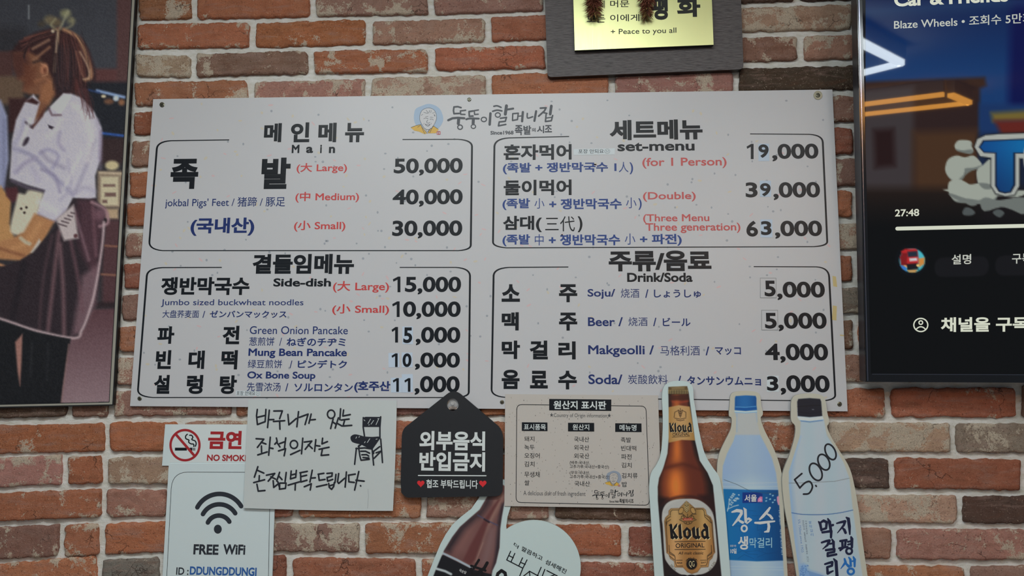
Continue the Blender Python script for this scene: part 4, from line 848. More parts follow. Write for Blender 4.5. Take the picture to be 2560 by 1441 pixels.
# ------------------------------------------------------------------ wifi notice
D = 0.0138; wf = thing('wifi_sign', 'white free WiFi notice with fan symbol under the handwritten note', 'sign', WALL(545, 1350, 0.011))
b = MB(); b.slab(WALL, [(422, 1159.5), (690, 1160), (678, 1520), (402, 1520)], D, 0.0108, PAPERB); b.build('sheet', wf)
b = MB(); b.stroke(WALL, [(414, 1520), (417, 1441), (428, 1222)] + qb((428, 1222), (431, 1181), (470, 1181)) + [(640, 1181.5)] + qb((640, 1181.5), (676, 1182), (675, 1230)) + [(671, 1441), (669, 1520)], 1.1, D + 0.0002, INK, caps=False); b.build('border_line', wf)
def arc3(p, q, r, k=24):
    (ax, ay), (bx, by), (cx, cy) = p, q, r; d = 2 * (ax * (by - cy) + bx * (cy - ay) + cx * (ay - by))
    ux = ((ax * ax + ay * ay) * (by - cy) + (bx * bx + by * by) * (cy - ay) + (cx * cx + cy * cy) * (ay - by)) / d
    uy = ((ax * ax + ay * ay) * (cx - bx) + (bx * bx + by * by) * (ax - cx) + (cx * cx + cy * cy) * (bx - ax)) / d
    R = math.hypot(ax - ux, ay - uy); a0, a1 = math.atan2(ay - uy, ax - ux), math.atan2(cy - uy, cx - ux)
    return [(ux + R * math.cos(t), uy + R * math.sin(t)) for t in np.linspace(a0, a1, k)]
T = crop(380, 960, 2.8444); b = MB(); CH = mat('charcoal_ink', (44, 48, 56), 0.35)
for q in (([(322, 880), (483, 784), (634, 872)]), ([(362, 928), (480, 858), (592, 922)]), ([(397, 988), (474, 938), (550, 982)])):
    w = 11.4; b.stroke(WALL, arc3(*T(q)), w, D + 0.0002, CH)
b.fill(WALL, T(oval(468, 1035, 28, 32)), D + 0.0002, CH); b.build('wifi_symbol', wf)
words('lettering', [('FREE', 483, 1362.5, 547, 1387), ('WiFi', 557, 1362.5, 614, 1387), ('ID :', 440, 1420, 472, 1438, 0.02)], CH, 0.036, D + 0.0002, wf)
words('lettering', [('DDUNGDDUNGI', 474, 1420, 642, 1438)], mat('link_blue', (46, 92, 158), 0.35), 0.034, D + 0.0002, wf)

# ------------------------------------------------------------------ handwritten note (paper, slightly curled)
class Curl:
    """the note's paper: lies on the board's edge at the top, lifts a little at its lower corners"""
    def __init__(s, base): s.base, s.u, s.v, s.n = base, WALL.u, WALL.v, WALL.n
    def h(s, px, py):
        u, v = (px - 610) / 382, (py - 1000) / 277
        return s.base + 0.004 * max(0, v - 0.55) ** 2 * 4 * max(0, 0.75 - abs(u - 0.1)) + 0.0010 * math.sin(u * 5 + v * 2) * v + 0.0016 * max(0, u - 0.8) * 5 * v
    def __call__(s, px, py, l=0.0): return WALL(px, py, s.h(px, py) + l)
    def loc(s, p): return WALL.loc(p)
CU = Curl(0.0178)
nt = thing('handwritten_note', 'white paper note with black handwriting and a small chair sketch', 'note', WALL(800, 1140, 0.0175))
b = MB(); n_, m_ = 26, 20; g = []
for j in range(m_ + 1):
    v = j / m_
    for i in range(n_ + 1):
        u = i / n_; xl = 621 - (621 - 608) * v; xr = 992 - (992 - 982) * v + 1.5 * math.sin(v * 3); yt = 1000 + 1.5 * u; ybm = 1271 + 7 * u + 2 * math.sin(u * 3.1)
        g.append(CU(xl + (xr - xl) * u, yt + (ybm - yt) * v))
PAPER = mat('note_paper', (186, 192, 192), 0.7)
b.add(g + [p_ + Vector((0, 0.0006, 0)) for p_ in g], [[j * (n_ + 1) + i, j * (n_ + 1) + i + 1, (j + 1) * (n_ + 1) + i + 1, (j + 1) * (n_ + 1) + i] for j in range(m_) for i in range(n_)] + [[k + len(g) for k in (j * (n_ + 1) + i, j * (n_ + 1) + i + 1, (j + 1) * (n_ + 1) + i + 1, (j + 1) * (n_ + 1) + i)] for j in range(m_) for i in range(n_)], PAPER)
b.build('paper', nt, True)
T = crop(600, 1000, 4.97); b = MB(); MK = mat('marker_ink', (30, 33, 42), 0.45)
HW = [[(215, 120), (205, 200), (216, 308), (312, 272), (322, 120)], [(215, 218), (312, 195)], [(364, 130), (342, 345)], [(350, 248), (420, 246)],
      [(420, 140), (526, 138), (492, 236)], [(415, 270), (555, 260)], [(492, 265), (496, 366)], [(595, 182), (607, 312), (700, 232)], [(727, 148), (706, 336)],
      [(738, 218), (846, 178), (808, 308)], [(884, 178), (856, 292)], [(866, 252), (936, 245)], 'o1132,180,46,52', [(1250, 112), (1240, 248)], [(1157, 240), (1126, 358)], [(1148, 272), (1186, 300)], [(1222, 225), (1182, 352)], [(1200, 288), (1266, 326)],
      [(1287, 128), (1277, 202), (1370, 184)], [(1258, 252), (1355, 240)], [(1298, 262), (1280, 326), (1388, 318)],
      [(200, 484), (296, 490), (216, 592)], [(262, 528), (322, 550)], [(266, 575), (268, 652)], [(220, 686), (338, 648)], [(376, 466), (356, 690)], [(366, 598), (410, 606)],
      [(452, 476), (462, 520), (432, 552)], [(455, 525), (496, 586)], [(568, 474), (552, 600)], [(492, 545), (560, 520)], [(478, 636), (566, 608), (548, 696)],
      'o670,556,46,50', [(628, 682), (746, 628)], [(780, 478), (764, 672)], [(798, 526), (892, 514), (810, 616)], [(848, 558), (898, 606)], [(942, 496), (926, 640)], [(934, 568), (992, 576)],
      [(1026, 478), (1018, 548), (1086, 520)], [(982, 616), (1106, 590)], [(1022, 622), (1008, 692), (1102, 684)],
      [(222, 832), (178, 962)], [(214, 876), (296, 912)], [(240, 944), (236, 1012)], [(170, 1030), (306, 994)], [(210, 1050), (226, 1136), (310, 1128)],
      [(328, 938), (432, 916), (350, 1012)], [(382, 958), (442, 986)], [(412, 1006), (418, 1090), (466, 1052)], [(492, 902), (456, 1010)], [(482, 948), (522, 992)], [(574, 904), (560, 1016)], [(492, 1040), (490, 1112), (564, 1102), (572, 1036), (494, 1036)], [(470, 1020), (492, 1096)],
      [(636, 886), (626, 984), (692, 964), (700, 878)], [(632, 936), (692, 922)], [(598, 1062), (740, 1020)], [(688, 1040), (684, 1122)],
      [(744, 908), (836, 890)], [(754, 956), (828, 938)], [(752, 906), (756, 1022), (832, 1000)], [(898, 876), (868, 1024)], [(882, 974), (936, 970)], [(798, 1082), (886, 1044), (872, 1122)],
      [(970, 926), (1042, 914)], [(974, 926), (984, 1002), (1056, 990)], [(950, 1082), (1080, 1054)], [(1080, 916), (1146, 910), (1142, 950), (1082, 966), (1088, 1012), (1152, 990)], [(1192, 928), (1180, 1030)], [(1102, 1040), (1108, 1088), (1138, 1114), (1164, 1078), (1172, 1028)], [(1108, 1072), (1164, 1054)],
      [(1226, 918), (1212, 1020), (1226, 1040), (1300, 976)], [(1322, 898), (1306, 1086)], [(1346, 938), (1432, 924)], [(1350, 938), (1352, 1020), (1420, 1028)], [(1476, 892), (1424, 1122)], [(1440, 1000), (1542, 1012)], [(1497, 1068), (1500, 1072)]]
for s_ in HW:
    if isinstance(s_, str): q = oval(*map(float, s_[1:].split(',')), 20); b.stroke(CU, T(q), 3.9, 0.0006, MK, True)
    else: b.stroke(CU, T(s_), 4.0, 0.0006, MK)
b.build('lettering', nt)
b = MB()
for q in ([(1532, 222), (1562, 212), (1748, 214), (1738, 338), (1530, 338)], curve([(1372, 480), (1385, 448), (1430, 430), (1500, 444), (1545, 456), (1640, 462), (1740, 462), (1690, 530), (1642, 606), (1560, 584), (1500, 556), (1400, 528)], 3, True)): b.fill(CU, T(q), 0.0005, MK)
for q in ([(1532, 222), (1530, 338), (1546, 450)], [(1748, 212), (1738, 340), (1738, 462)], [(1446, 602), (1424, 802)], [(1440, 606), (1550, 598), (1640, 612)], [(1640, 600), (1660, 812)], [(1748, 488), (1760, 640), (1770, 780)], [(1740, 466), (1646, 600)], [(1480, 566), (1476, 610), (1490, 700), (1504, 752), (1606, 740)], [(1500, 640), (1560, 640), (1610, 664)],
          [(1514, 684), (1572, 682), (1600, 700)], [(1528, 718), (1602, 724)], [(1736, 582), (1660, 640), (1660, 668)], [(1760, 636), (1690, 660)], [(1752, 640), (1666, 728)], [(1470, 580), (1500, 560)], [(1545, 748), (1600, 738)]): b.stroke(CU, T(q), 3.8, 0.0006, MK)
for q in ([(1590, 296), (1622, 240)], [(1628, 304), (1660, 258)], [(1690, 310), (1726, 232)], [(1540, 250), (1552, 262)], [(1712, 236), (1722, 240)], [(1546, 536), (1556, 520)], [(1582, 532), (1612, 486)], [(1690, 492), (1704, 488)], [(1440, 480), (1448, 462)], [(1478, 468), (1484, 456)], [(1600, 316), (1606, 310)]): b.stroke(CU, T(q), 1.6, 0.0008, PAPER)
b.build('chair_drawing', nt)
b = MB(); b.stroke(CU, T([(1590, 1110), (1596, 1200), (1584, 1350)]), 0.7, 0.0005, mat('crease_shade', (150, 156, 160), 0.6)); b.build('crease', nt)  # shade of the paper's fold, drawn as a thin grey line

# ------------------------------------------------------------------ black house-shaped tag on its clear hook
D = 0.0245; tg = thing('hanging_tag_sign', 'black house-shaped hanging sign with white Korean lettering and red hearts', 'sign', WALL(1130, 1120, 0.018))
TAG = mat('black_acrylic', (27, 29, 34), 0.55); TAGS = mat('black_acrylic_edge', (20, 21, 24), 0.4)
hole = oval(1131.6, 1012, 15, 15.4, 28)
q = [(1012.5, 1069)] + qb((1117, 986), (1134, 972), (1152, 986), 9) + [(1246, 1066)] + qb((1246, 1066), (1257, 1078), (1258, 1097), 5)[1:] + qb((1256.5, 1225), (1255, 1240), (1240, 1241.5), 6) + qb((1020, 1245), (1012, 1244), (1003, 1232), 6) + qb((1001.6, 1206), (1003, 1140), (1004.5, 1094), 3) + qb((1004.5, 1092), (1005, 1078), (1012.5, 1069), 5)[:-1]
b = MB(); b.slab(WALL, q, D, 0.0185, TAG, TAGS, holes=[hole[::-1]]); b.build('tag_plate', tg)
words('lettering', [('외부음식', 1048, 1079.5, 1213, 1126), ('반입금지', 1048, 1131.5, 1213, 1178)], WHITE, 0.036, D + 0.0002, tg, res=6)
words('lettering', [('협조 부탁드립니다', 1065.6, 1201, 1194.6, 1221)], WHITE, 0.022, D + 0.0002, tg)
b = MB(); b.stroke(WALL, [(1046, 1189.4), (1215, 1190.2)], 2.6, D + 0.0002, WHITE); b.build('divider', tg)
HEART = mat('heart_red', (206, 44, 50), 0.4)
for cx in (1052, 1207):
    b = MB(); b.fill(WALL, [(cx + 9.2 * (math.sin(t) ** 3), 1209.6 - 0.60 * (13 * math.cos(t) - 5 * math.cos(2 * t) - 2 * math.cos(3 * t) - math.cos(4 * t))) for t in np.linspace(0, 2 * math.pi, 36, False)], D + 0.0002, HEART); b.build('heart', tg)
hk = thing('clear_hook', 'small clear plastic wall hook inside the hole of the black hanging sign', 'hook', WALL(1131, 1012, 0.017))
CLEAR = mat('clear_plastic', (225, 228, 228), 0.08, spec=0.5); CLEAR.node_tree.nodes['Principled BSDF'].inputs['Transmission Weight'].default_value = 0.75
b = MB(); r0 = oval(1131.6, 1011, 13.5, 13.5, 24)
for (ra, la), (rb, lb) in zip(((13.5, .0165), (13, .0185), (6, .0195), (5.4, .026), (4.4, .0266)), ((13, .0185), (6, .0195), (5.4, .026), (4.4, .0266), (0.6, .0268))):
    A = [WALL(x, y, la) for x, y in oval(1131.6, 1009.5, ra, ra, 24)]; Bq = [WALL(x, y, lb) for x, y in oval(1131.6, 1009.5, rb, rb, 24)]
    b.add(A + Bq, [[i, (i + 1) % 24, 24 + (i + 1) % 24, 24 + i] for i in range(24)], CLEAR)
b.fill(WALL, oval(1131.6, 1009.5, 0.6, 0.6, 24), 0.0268, CLEAR); b.build('hook_peg', hk, True)
b = MB(); b.box(WALL, 1122, 1017, 1142, 1024, 0.0167, mat('hook_tape', (186, 170, 160), 0.4)); b.build('adhesive_pad', hk)

# ------------------------------------------------------------------ country-of-origin sheet
D = 0.0188; og = thing('origin_sign', 'speckled beige country of origin sheet with three columns of small print', 'sign', WALL(1450, 1130, 0.0175))
KRAFT = mat('speckled_paper', (184, 178, 172), 0.5); b = MB(); rs = random.Random(11)
b.slab(WALL, [(1263, 986), (1645, 989), (1655, 1272), (1261, 1266)], D, 0.0174, KRAFT, BOARD_EDGE)
for i in range(300):
    x, y = rs.uniform(1265, 1640), rs.uniform(990, 1264); k = rs.random()
    if k < 0.35: b.fill(WALL, oval(x, y, rs.uniform(0.5, 1.0), rs.uniform(0.8, 1.5), 8), D + 0.0001, mat('dark_fleck', (84, 80, 78), 0.5))
    else: b.fill(WALL, oval(x, y, rs.uniform(0.5, 0.9), rs.uniform(1, 2.2), 8, rs.uniform(-.4, .4)), D + 0.0001, mat('tan_fleck', (158, 150, 142), 0.5))
b.build('sheet', og); L1 = D + 0.0002
b = MB(); fr_ = rrect([(1292, 1012), (1615, 1016), (1624, 1264), (1290, 1257)], 13); b.stroke(WALL, fr_, 1.6, L1, INK, True); b.build('border_line', og)
def plate(q, t, box4, bo):
    b = MB(); b.fill(WALL, q, D + 0.0004, INK); o = b.build('heading_box', og); words('lettering', [(t, *box4)], WHITE, bo, D + 0.0006, o)
plate([(1373, 998), (1528.3, 999.5), (1528, 1028), (1373, 1026.5)], '원산지 표시판', (1383.7, 1003.4, 1515.5, 1023.6), 0.026)
plate([(1304.6, 1056.4), (1368.6, 1057), (1368.8, 1078.6), (1304.6, 1078)], '표시품목', (1309.5, 1061, 1364.5, 1075.5), 0.016)
plate([(1420, 1057.6), (1485.3, 1058), (1485.5, 1079.6), (1420, 1079.2)], '원산지', (1431.5, 1061.5, 1473, 1076), 0.016)
plate([(1538, 1058.8), (1603.6, 1059.4), (1604, 1081), (1538, 1080.4)], '메뉴명', (1549, 1062.5, 1591, 1077.5), 0.016)
T6 = lambda x, y: (1060 + x / 2.997, 960 + y / 2.997)
def row6(t, x0, y0, x1, y1, bo=0.004): return (t, *T6(x0, y0), *T6(x1, y1), bo)
words('lettering', [row6('★Country of Origin information★', 942, 220, 1402, 258, 0.0), row6('A delicious dish of fresh ingredient', 745, 808, 1210, 846, 0.0)], mat('grey_ink', (70, 72, 76), 0.45), 0.0, L1, og)
words('item_lettering', [row6('돼지', 752, 395, 827, 432), row6('녹두', 752, 458, 828, 495), row6('오징어', 752, 520, 867, 558), row6('김치', 752, 583, 828, 622), row6('무생채', 752, 660, 867, 700), row6('쌀', 752, 723, 790, 762)], INK, 0.0, L1, og)
words('origin_lettering', [row6('국내산', 1125, 397, 1237, 436), row6('외국산', 1125, 460, 1237, 498), row6('외국산', 1125, 523, 1238, 561), row6('(배추:국내산,', 1092, 580, 1242, 607), row6('고추가루:국내산+중국산)', 1092, 610, 1385, 638), row6('(무우:국내산,', 1092, 655, 1242, 683), row6('고추가루:국내산+중국산)', 1092, 686, 1390, 714), row6('국내산', 1127, 730, 1243, 768)], INK, 0.0, L1, og)
words('menu_lettering', [row6('족발', 1475, 402, 1550, 440), row6('빈대떡', 1477, 465, 1590, 503), row6('파전', 1478, 528, 1555, 567), row6('김치', 1480, 592, 1555, 630), row6('김치류', 1482, 670, 1600, 708), row6('밥', 1483, 735, 1520, 773)], INK, 0.0, L1, og)
def remap(x0, y0, sx, sy, u0, v0): return lambda pts: [(u0 + (x - x0) * sx, v0 + (y - y0) * sy) for x, y in pts]
s1 = 125 / 2.997 / 495; portrait(remap(165, 243, s1, s1, *T6(1355, 652)), s1, L1, og, mat('dusty_blue_wash', (140, 150, 166), 0.5), KRAFT)
s2 = (1945 - 1325) / 5.98 / (2340 - 730); logo(remap(730, 258, s2, 146 / 5.98 / 375, 1260 + 1322 / 5.98, 1200 + 150 / 5.98), s2 * 0.9, L1, INK, og)
T = crop(1260, 1200, 5.98); b = MB(); b.text(WALL, 'Since1968', T([(1576, 342)])[0], T([(1712, 312)])[0], L1, INK, 0.02); b.text(WALL, '족발의시조', T([(1724, 350)])[0], T([(1938, 288)])[0], L1, INK, 0.024); b.build('tagline', og)

# ------------------------------------------------------------------ die-cut bottle boards along the bottom
FOAM = mat('foam_board_white', (190, 206, 206), 0.4); FOAMS = mat('foam_edge', (150, 150, 146), 0.8); CREAM = mat('cream_board', (188, 186, 172), 0.4)
PR2 = attr_mat('printed_board', 0.4, 0.5)
GOLD = (190, 144, 62); DARK = (28, 20, 22)
K7 = crop(1600, 940, 2.8767)
# --- amber beer bottle
D = 0.0275; kb = thing('bottle_cutout_board', 'white-edged cutout board of an amber beer bottle with gold label', 'cutout board', WALL(1700, 1250, 0.022), 'bottle cutouts on the brick wall')
q = curve(K7([(158, 150), (172, 80), (212, 46), (275, 36), (345, 46), (380, 84), (386, 165), (402, 262), (430, 420), (466, 560), (520, 655), (568, 725), (590, 830), (612, 960), (632, 1200), (650, 1441), (668, 1700), (120, 1700), (104, 1441), (86, 1150), (74, 950), (66, 800), (80, 700), (118, 640), (150, 560), (162, 420), (164, 290)]), 4, True)
b = MB(); b.slab(WALL, q, D, 0.0222, FOAM, FOAMS); b.build('backing', kb)
p = Paint(1636, 950, 1812, 1500, 1.1, (190, 206, 206))
BL = K7([(203, 80), (340, 74), (352, 128), (372, 280), (396, 462), (430, 610), (488, 700), (526, 790), (536, 900), (556, 1110), (586, 1441), (605, 1700), (195, 1700), (172, 1441), (150, 1150), (128, 900), (126, 800), (136, 735), (166, 665), (196, 560), (206, 440), (206, 280), (203, 130)])
def amber(X, Y):
    c = np.interp(Y, [960, 1100, 1160, 1230, 1300, 1441], [1697, 1701, 1704, 1708, 1716, 1728]); hw = np.interp(Y, [980, 1100, 1140, 1180, 1210, 1441], [24, 33, 42, 62, 70, 74])
    u = (X - c) / hw; g = np.clip(1 - np.abs(u), 0, 1)
    sp = np.exp(-((u + 0.25) / 0.34) ** 2) * (0.62 + 0.5 * np.exp(-((Y - 1215) / 42) ** 2) + 0.25 * np.exp(-((Y - 1125) / 30) ** 2)) * np.clip(1 - np.exp(-((Y - 1166) / 12) ** 2) * .55, 0, 1)
    ed = np.clip(g / 0.30, 0, 1)
    return np.stack([24 + ed * 74 + sp * 116, 16 + ed * 26 + sp * 74, 18 + ed * 10 + sp * 22], -1)
p.poly(BL, amber, 1.4)
p.line(K7([(165, 668), (280, 640), (330, 640), (470, 690)]), 5, (66, 24, 18), 5, .6, 4); p.poly(K7([(128, 870), (200, 880), (150, 960), (132, 960)]), (26, 14, 16), 6, .9); p.poly(K7([(420, 860), (536, 850), (545, 1000), (500, 960)]), (40, 18, 20), 6, .9)
p.line(K7([(150, 940), (200, 895), (320, 868), (450, 890), (530, 960)]), 5, (48, 22, 24), 4, .9, 4)
p.poly(K7([(206, 140), (350, 132), (356, 175), (208, 180)]), (60, 24, 18), 3, .8); p.line(K7([(230, 186), (300, 190), (345, 182)]), 3, (176, 70, 40), 3, .7); p.poly(K7([(206, 186), (226, 186), (226, 220), (206, 224)]), (46, 20, 18), 3, .8); p.line(K7([(208, 128), (352, 122)]), 5, (30, 18, 16), 2)
p.poly(K7([(196, 122), (200, 96), (222, 76), (272, 68), (322, 72), (346, 90), (351, 118), (336, 130), (270, 133), (210, 130)]), (96, 78, 48), 1.4, 1, 4); p.poly(K7([(226, 84), (272, 74), (322, 80), (318, 96), (230, 100)]), (146, 126, 88), 3, .8)
for i in range(13): x = 202 + i * 12; p.line(K7([(x + (6 - i) * .3, 108 + abs(i - 6)), (x, 130 - abs(i - 6) * .6)]), 1.5, (40, 28, 20), .9); p.line(K7([(x + 6, 104), (x + 6, 128)]), 1.4, (200, 180, 126), .9, .8)
lab = lambda X, Y: np.stack([166 + 26 * np.sin((X - 1671) / 62 * 3.1), 124 + 28 * np.sin((X - 1671) / 62 * 3.1), 66 + 34 * np.sin((X - 1671) / 62 * 3.1)], -1)
p.poly(K7([(206, 226), (280, 212), (358, 222), (376, 330), (396, 466), (300, 462), (206, 482), (203, 350)]), lab, 1.3)
p.poly(K7([(152, 1441), (128, 960), (200, 900), (330, 880), (450, 905), (530, 990), (560, 1180), (590, 1441), (604, 1700), (170, 1700)]), (34, 24, 26), 3)
L6 = crop(1640, 1240, 7.167)
p.poly(L6([(120, 560), (104, 420), (120, 260), (190, 140), (320, 75), (540, 55), (740, 70), (900, 160), (1010, 300), (1050, 460), (1085, 800), (1098, 1100), (1040, 1260), (920, 1370), (760, 1420), (500, 1425), (340, 1350), (200, 1200), (150, 1050)]), (186, 186, 182), 1.3, 1, 4)
rs = random.Random(4)
for i in range(46):
    a = math.pi * (1.12 + 0.76 * i / 45); x, y = 570 + 330 * math.cos(a), 420 + 250 * math.sin(a); x2, y2 = 580 + 480 * math.cos(a), 440 + 372 * math.sin(a); p.line(L6([(x, y), (x2, y2)]), 0.8, (158, 158, 156), .9, .7)
gold = lambda X, Y: np.stack([150 + 44 * np.exp(-((X - 1688) / 18.) ** 2) + 40 * np.exp(-((X - 1760) / 14.) ** 2) - 10 * np.clip((1300 - Y) / 60, -1, 1), 112 + 44 * np.exp(-((X - 1688) / 18.) ** 2) + 40 * np.exp(-((X - 1760) / 14.) ** 2), 62 + 42 * np.exp(-((X - 1688) / 18.) ** 2) + 34 * np.exp(-((X - 1760) / 14.) ** 2)], -1)
SH = [(232, 345), (235, 280), (275, 238), (420, 232), (500, 150), (545, 105), (600, 150), (690, 228), (840, 228), (885, 265), (900, 340), (970, 390), (1005, 460), (1020, 700), (1050, 1010), (1020, 1050), (1000, 1110), (950, 1160), (930, 1270), (800, 1280), (740, 1360), (640, 1392), (560, 1360), (490, 1280), (340, 1275), (330, 1170), (260, 1120), (235, 1050), (195, 1020), (180, 760), (155, 470), (175, 400)]
p.poly(L6([(580 + (x - 580) * 1.025, 740 + (y - 740) * 1.02) for x, y in SH]), (120, 84, 50), 1.2); p.poly(L6(SH), gold, 1.2)
for q_ in ([(255, 350), (258, 290), (290, 258), (400, 256)], [(720, 240), (830, 240), (860, 270), (875, 380), (990, 490)], [(178, 500), (190, 420), (262, 372)], [(176, 470), (210, 1010)], [(182, 540), (200, 470), (262, 430)], [(1000, 480), (1040, 1010)], [(880, 350), (960, 400), (995, 480)], [(232, 890), (245, 1040), (340, 1090), (348, 1200), (370, 1262), (478, 1262)], [(245, 1010), (330, 1070)], [(240, 1080), (330, 1150)], [(990, 890), (1000, 1040), (920, 1090), (920, 1200), (900, 1250), (800, 1258)], [(1000, 1010), (925, 1075)], [(1000, 1080), (930, 1140)], [(365, 1160), (468, 1158)], [(798, 1160), (900, 1156)]): p.line(L6(q_), 1.3, (40, 28, 22), .8, .95)
for cx in (450, 665): p.oval(*L6([(cx, 268)])[0], 5.5, 8, (176, 138, 82), 1, 1, .5 if cx < 550 else -.5); p.line([*L6(oval(cx, 268, 42, 62, 16, .5 if cx < 550 else -.5)), L6([(cx + 42 * math.cos(.5), 268)])[0]], 1.0, (36, 26, 20), .7)
for q_ in ([(410, 330), (480, 330), (540, 385), (560, 400)], [(720, 330), (650, 330), (590, 385), (570, 400)], [(452, 400), (460, 370), (490, 355), (510, 400)], [(680, 400), (670, 370), (640, 355), (620, 400)], [(420, 430), (480, 462), (560, 470), (650, 462), (722, 430)], [(440, 418), (700, 416)], [(500, 480), (520, 500), (575, 515), (630, 498), (645, 476)], [(540, 500), (548, 478)], [(600, 500), (594, 478)], [(565, 330), (565, 400)]): p.line(L6(q_), 1.4, (36, 26, 20), .7)
p.poly(L6([(510, 130), (545, 105), (590, 140), (590, 240), (552, 310), (512, 245)]), (214, 190, 130), 1)
for i in range(4):
    y = 170 + i * 32; p.line(L6([(515, y), (550, y + 34), (586, y - 4)]), 1.3, (44, 32, 24), .7)
for x in (522, 540, 556, 574): p.line(L6([(x, 180), (x - 2, 118)]), 1.1, (30, 22, 18), .6)
p.poly(L6([(486, 406), (652, 400), (656, 438), (490, 444)]), (170, 40, 46), 1)
for y0, y1 in ((826, 818), (966, 962)): p.line(L6([(340, y0), (880, y1)]), 1.5, (36, 26, 20), .7)
p.oval(*L6([(640, 1228)])[0], 13.6, 14, (24, 20, 22), 1)
N7 = K7
for q_ in ([(245, 300), (250, 262), (275, 250), (285, 290)], [(330, 296), (330, 262), (305, 250), (295, 290)], [(250, 305), (290, 312), (330, 304)], [(262, 318), (290, 324), (318, 318)], [(290, 235), (290, 300)], [(276, 246), (290, 262), (304, 246)], [(278, 262), (290, 276), (303, 262)]): p.line(N7(q_), 1.3, (60, 40, 26), .8)
for y0, y1 in ((406, 404), (442, 436)): p.line(N7([(232, y0), (356, y1)]), 1.1, (60, 40, 26), .7)
p.mask(BL, (190, 206, 206)); pr = p.build('bottle_print', WALL, D + 0.0002, kb, PR2, BL, 4)
BK = mat('label_black', (22, 20, 24), 0.4)
def blackletter(T, k, lift, parent, m, sh=None):
    for dx, dy, mm, lf in (((14, 12, sh, lift), (0, 0, m, lift + 0.0002)) if sh else ((0, 0, m, lift),)):
        b = MB()
        for g in ([(225, 530), (270, 500), (290, 520), (310, 720), (342, 740), (305, 785), (262, 765), (245, 545)], [(340, 530), (385, 490), (372, 560), (318, 622), (380, 720), (402, 738), (370, 780), (335, 760), (296, 640), (300, 600)],
                  [(400, 540), (440, 498), (448, 520), (462, 725), (478, 745), (446, 785), (412, 760)], [(480, 640), (552, 562), (625, 622), (632, 715), (570, 785), (500, 735)],
                  [(640, 590), (690, 550), (700, 580), (708, 712), (745, 735), (738, 780), (712, 782), (660, 742)], [(720, 600), (762, 560), (770, 715), (800, 738), (768, 782), (735, 762)],
                  [(805, 650), (842, 600), (880, 590), (852, 560), (845, 520), (880, 490), (935, 560), (945, 735), (965, 750), (930, 785), (902, 762), (870, 785), (815, 735)]):
            holes = []
            if g[0] == (480, 640): holes = [[(535, 640), (560, 615), (578, 640), (582, 705), (562, 728), (542, 712)]]
            if g[0] == (805, 650): holes = [[(850, 650), (878, 628), (892, 650), (896, 712), (876, 728), (856, 712)]]
            b.fill(WALL, T([(x + dx, y + dy) for x, y in g]), lf, mm, [T([(x + dx, y + dy) for x, y in h])[::-1] for h in holes])
        b.build('lettering', parent)
CREAMINK = mat('cream_ink', (214, 196, 150), 0.45)
blackletter(L6, 1, D + 0.0004, pr, BK, CREAMINK)
blackletter(remap(225, 490, 170 / 740 / 2.8767, 74 / 295 / 2.8767, *K7([(207, 334)])[0]), 1, D + 0.0004, pr, BK, CREAMINK)
def wl(T, rows, m, lift, parent, bold=0.01, slant=0.0):
    for r in rows:
        b = MB(); t, bl, br, tl = r[:4]; bl, br, tl = T([bl])[0], T([br])[0], T([tl])[0]
        b.text(WALL, t, bl, None, lift, m, r[4] if len(r) > 4 else bold, br=br, tl=tl, slant=slant)
        b.build('lettering', parent)
wl(L6, [('ORIGINAL', (352, 938), (868, 928), (350, 856)), ('PREMIUM', (372, 1222), (470, 1222), (370, 1192), .02), ('QUALITY', (806, 1218), (902, 1214), (804, 1188), .02)], BK, D + 0.0004, pr, 0.008)
wl(L6, [('All malt classic', (400, 1056), (845, 1052), (392, 1004))], BK, D + 0.0004, pr, 0.004, 0.35)
wl(K7, [('ORIGINAL', (236, 436), (356, 430), (234, 412))], BK, D + 0.0004, pr, 0.006)
wl(L6, [('KLOUD', (508, 434), (640, 430), (507, 416), .01), ('QG', (592, 1290), (690, 1290), (590, 1170), 0.0)], CREAMINK, D + 0.0004, pr)
b = MB()
def round_text(T, txt, cx, cy, r, a0, a1, h, m, lift):
    for i, ch in enumerate(txt):
        if ch == ' ': continue
        a = math.radians(a0 + (a1 - a0) * i / max(1, len(txt) - 1)); ca, sa = math.cos(a), math.sin(a); tx, ty = -sa, ca; w = h * 0.62
        o = (cx + r * ca - tx * w / 2, cy + r * sa - ty * w / 2)
        q = T([o, (o[0] + tx * w, o[1] + ty * w), (o[0] + ca * h, o[1] + sa * h)]); b.text(WALL, ch, q[0], None, lift, m, 0.012, br=q[1], tl=q[2], res=2)
round_text(L6, 'ORIGINAL GRAVITY', 640, 1228, 100, -150, -30, 24, BK, D + 0.0004)
GINK = mat('label_grey', (120, 112, 92), 0.45)
wl(L6, [('Alc 5.0%', (960, 1350), (1075, 1200), (930, 1322)), ('500 mL', (250, 1250), (345, 1355), (280, 1224))], GINK, D + 0.0004, pr, 0.002)
b.build('lettering', pr)
wl(L6, [('5,000', (205, 1500), (860, 1500), (205, 1415))], BK, D + 0.0004, pr, 0.05)

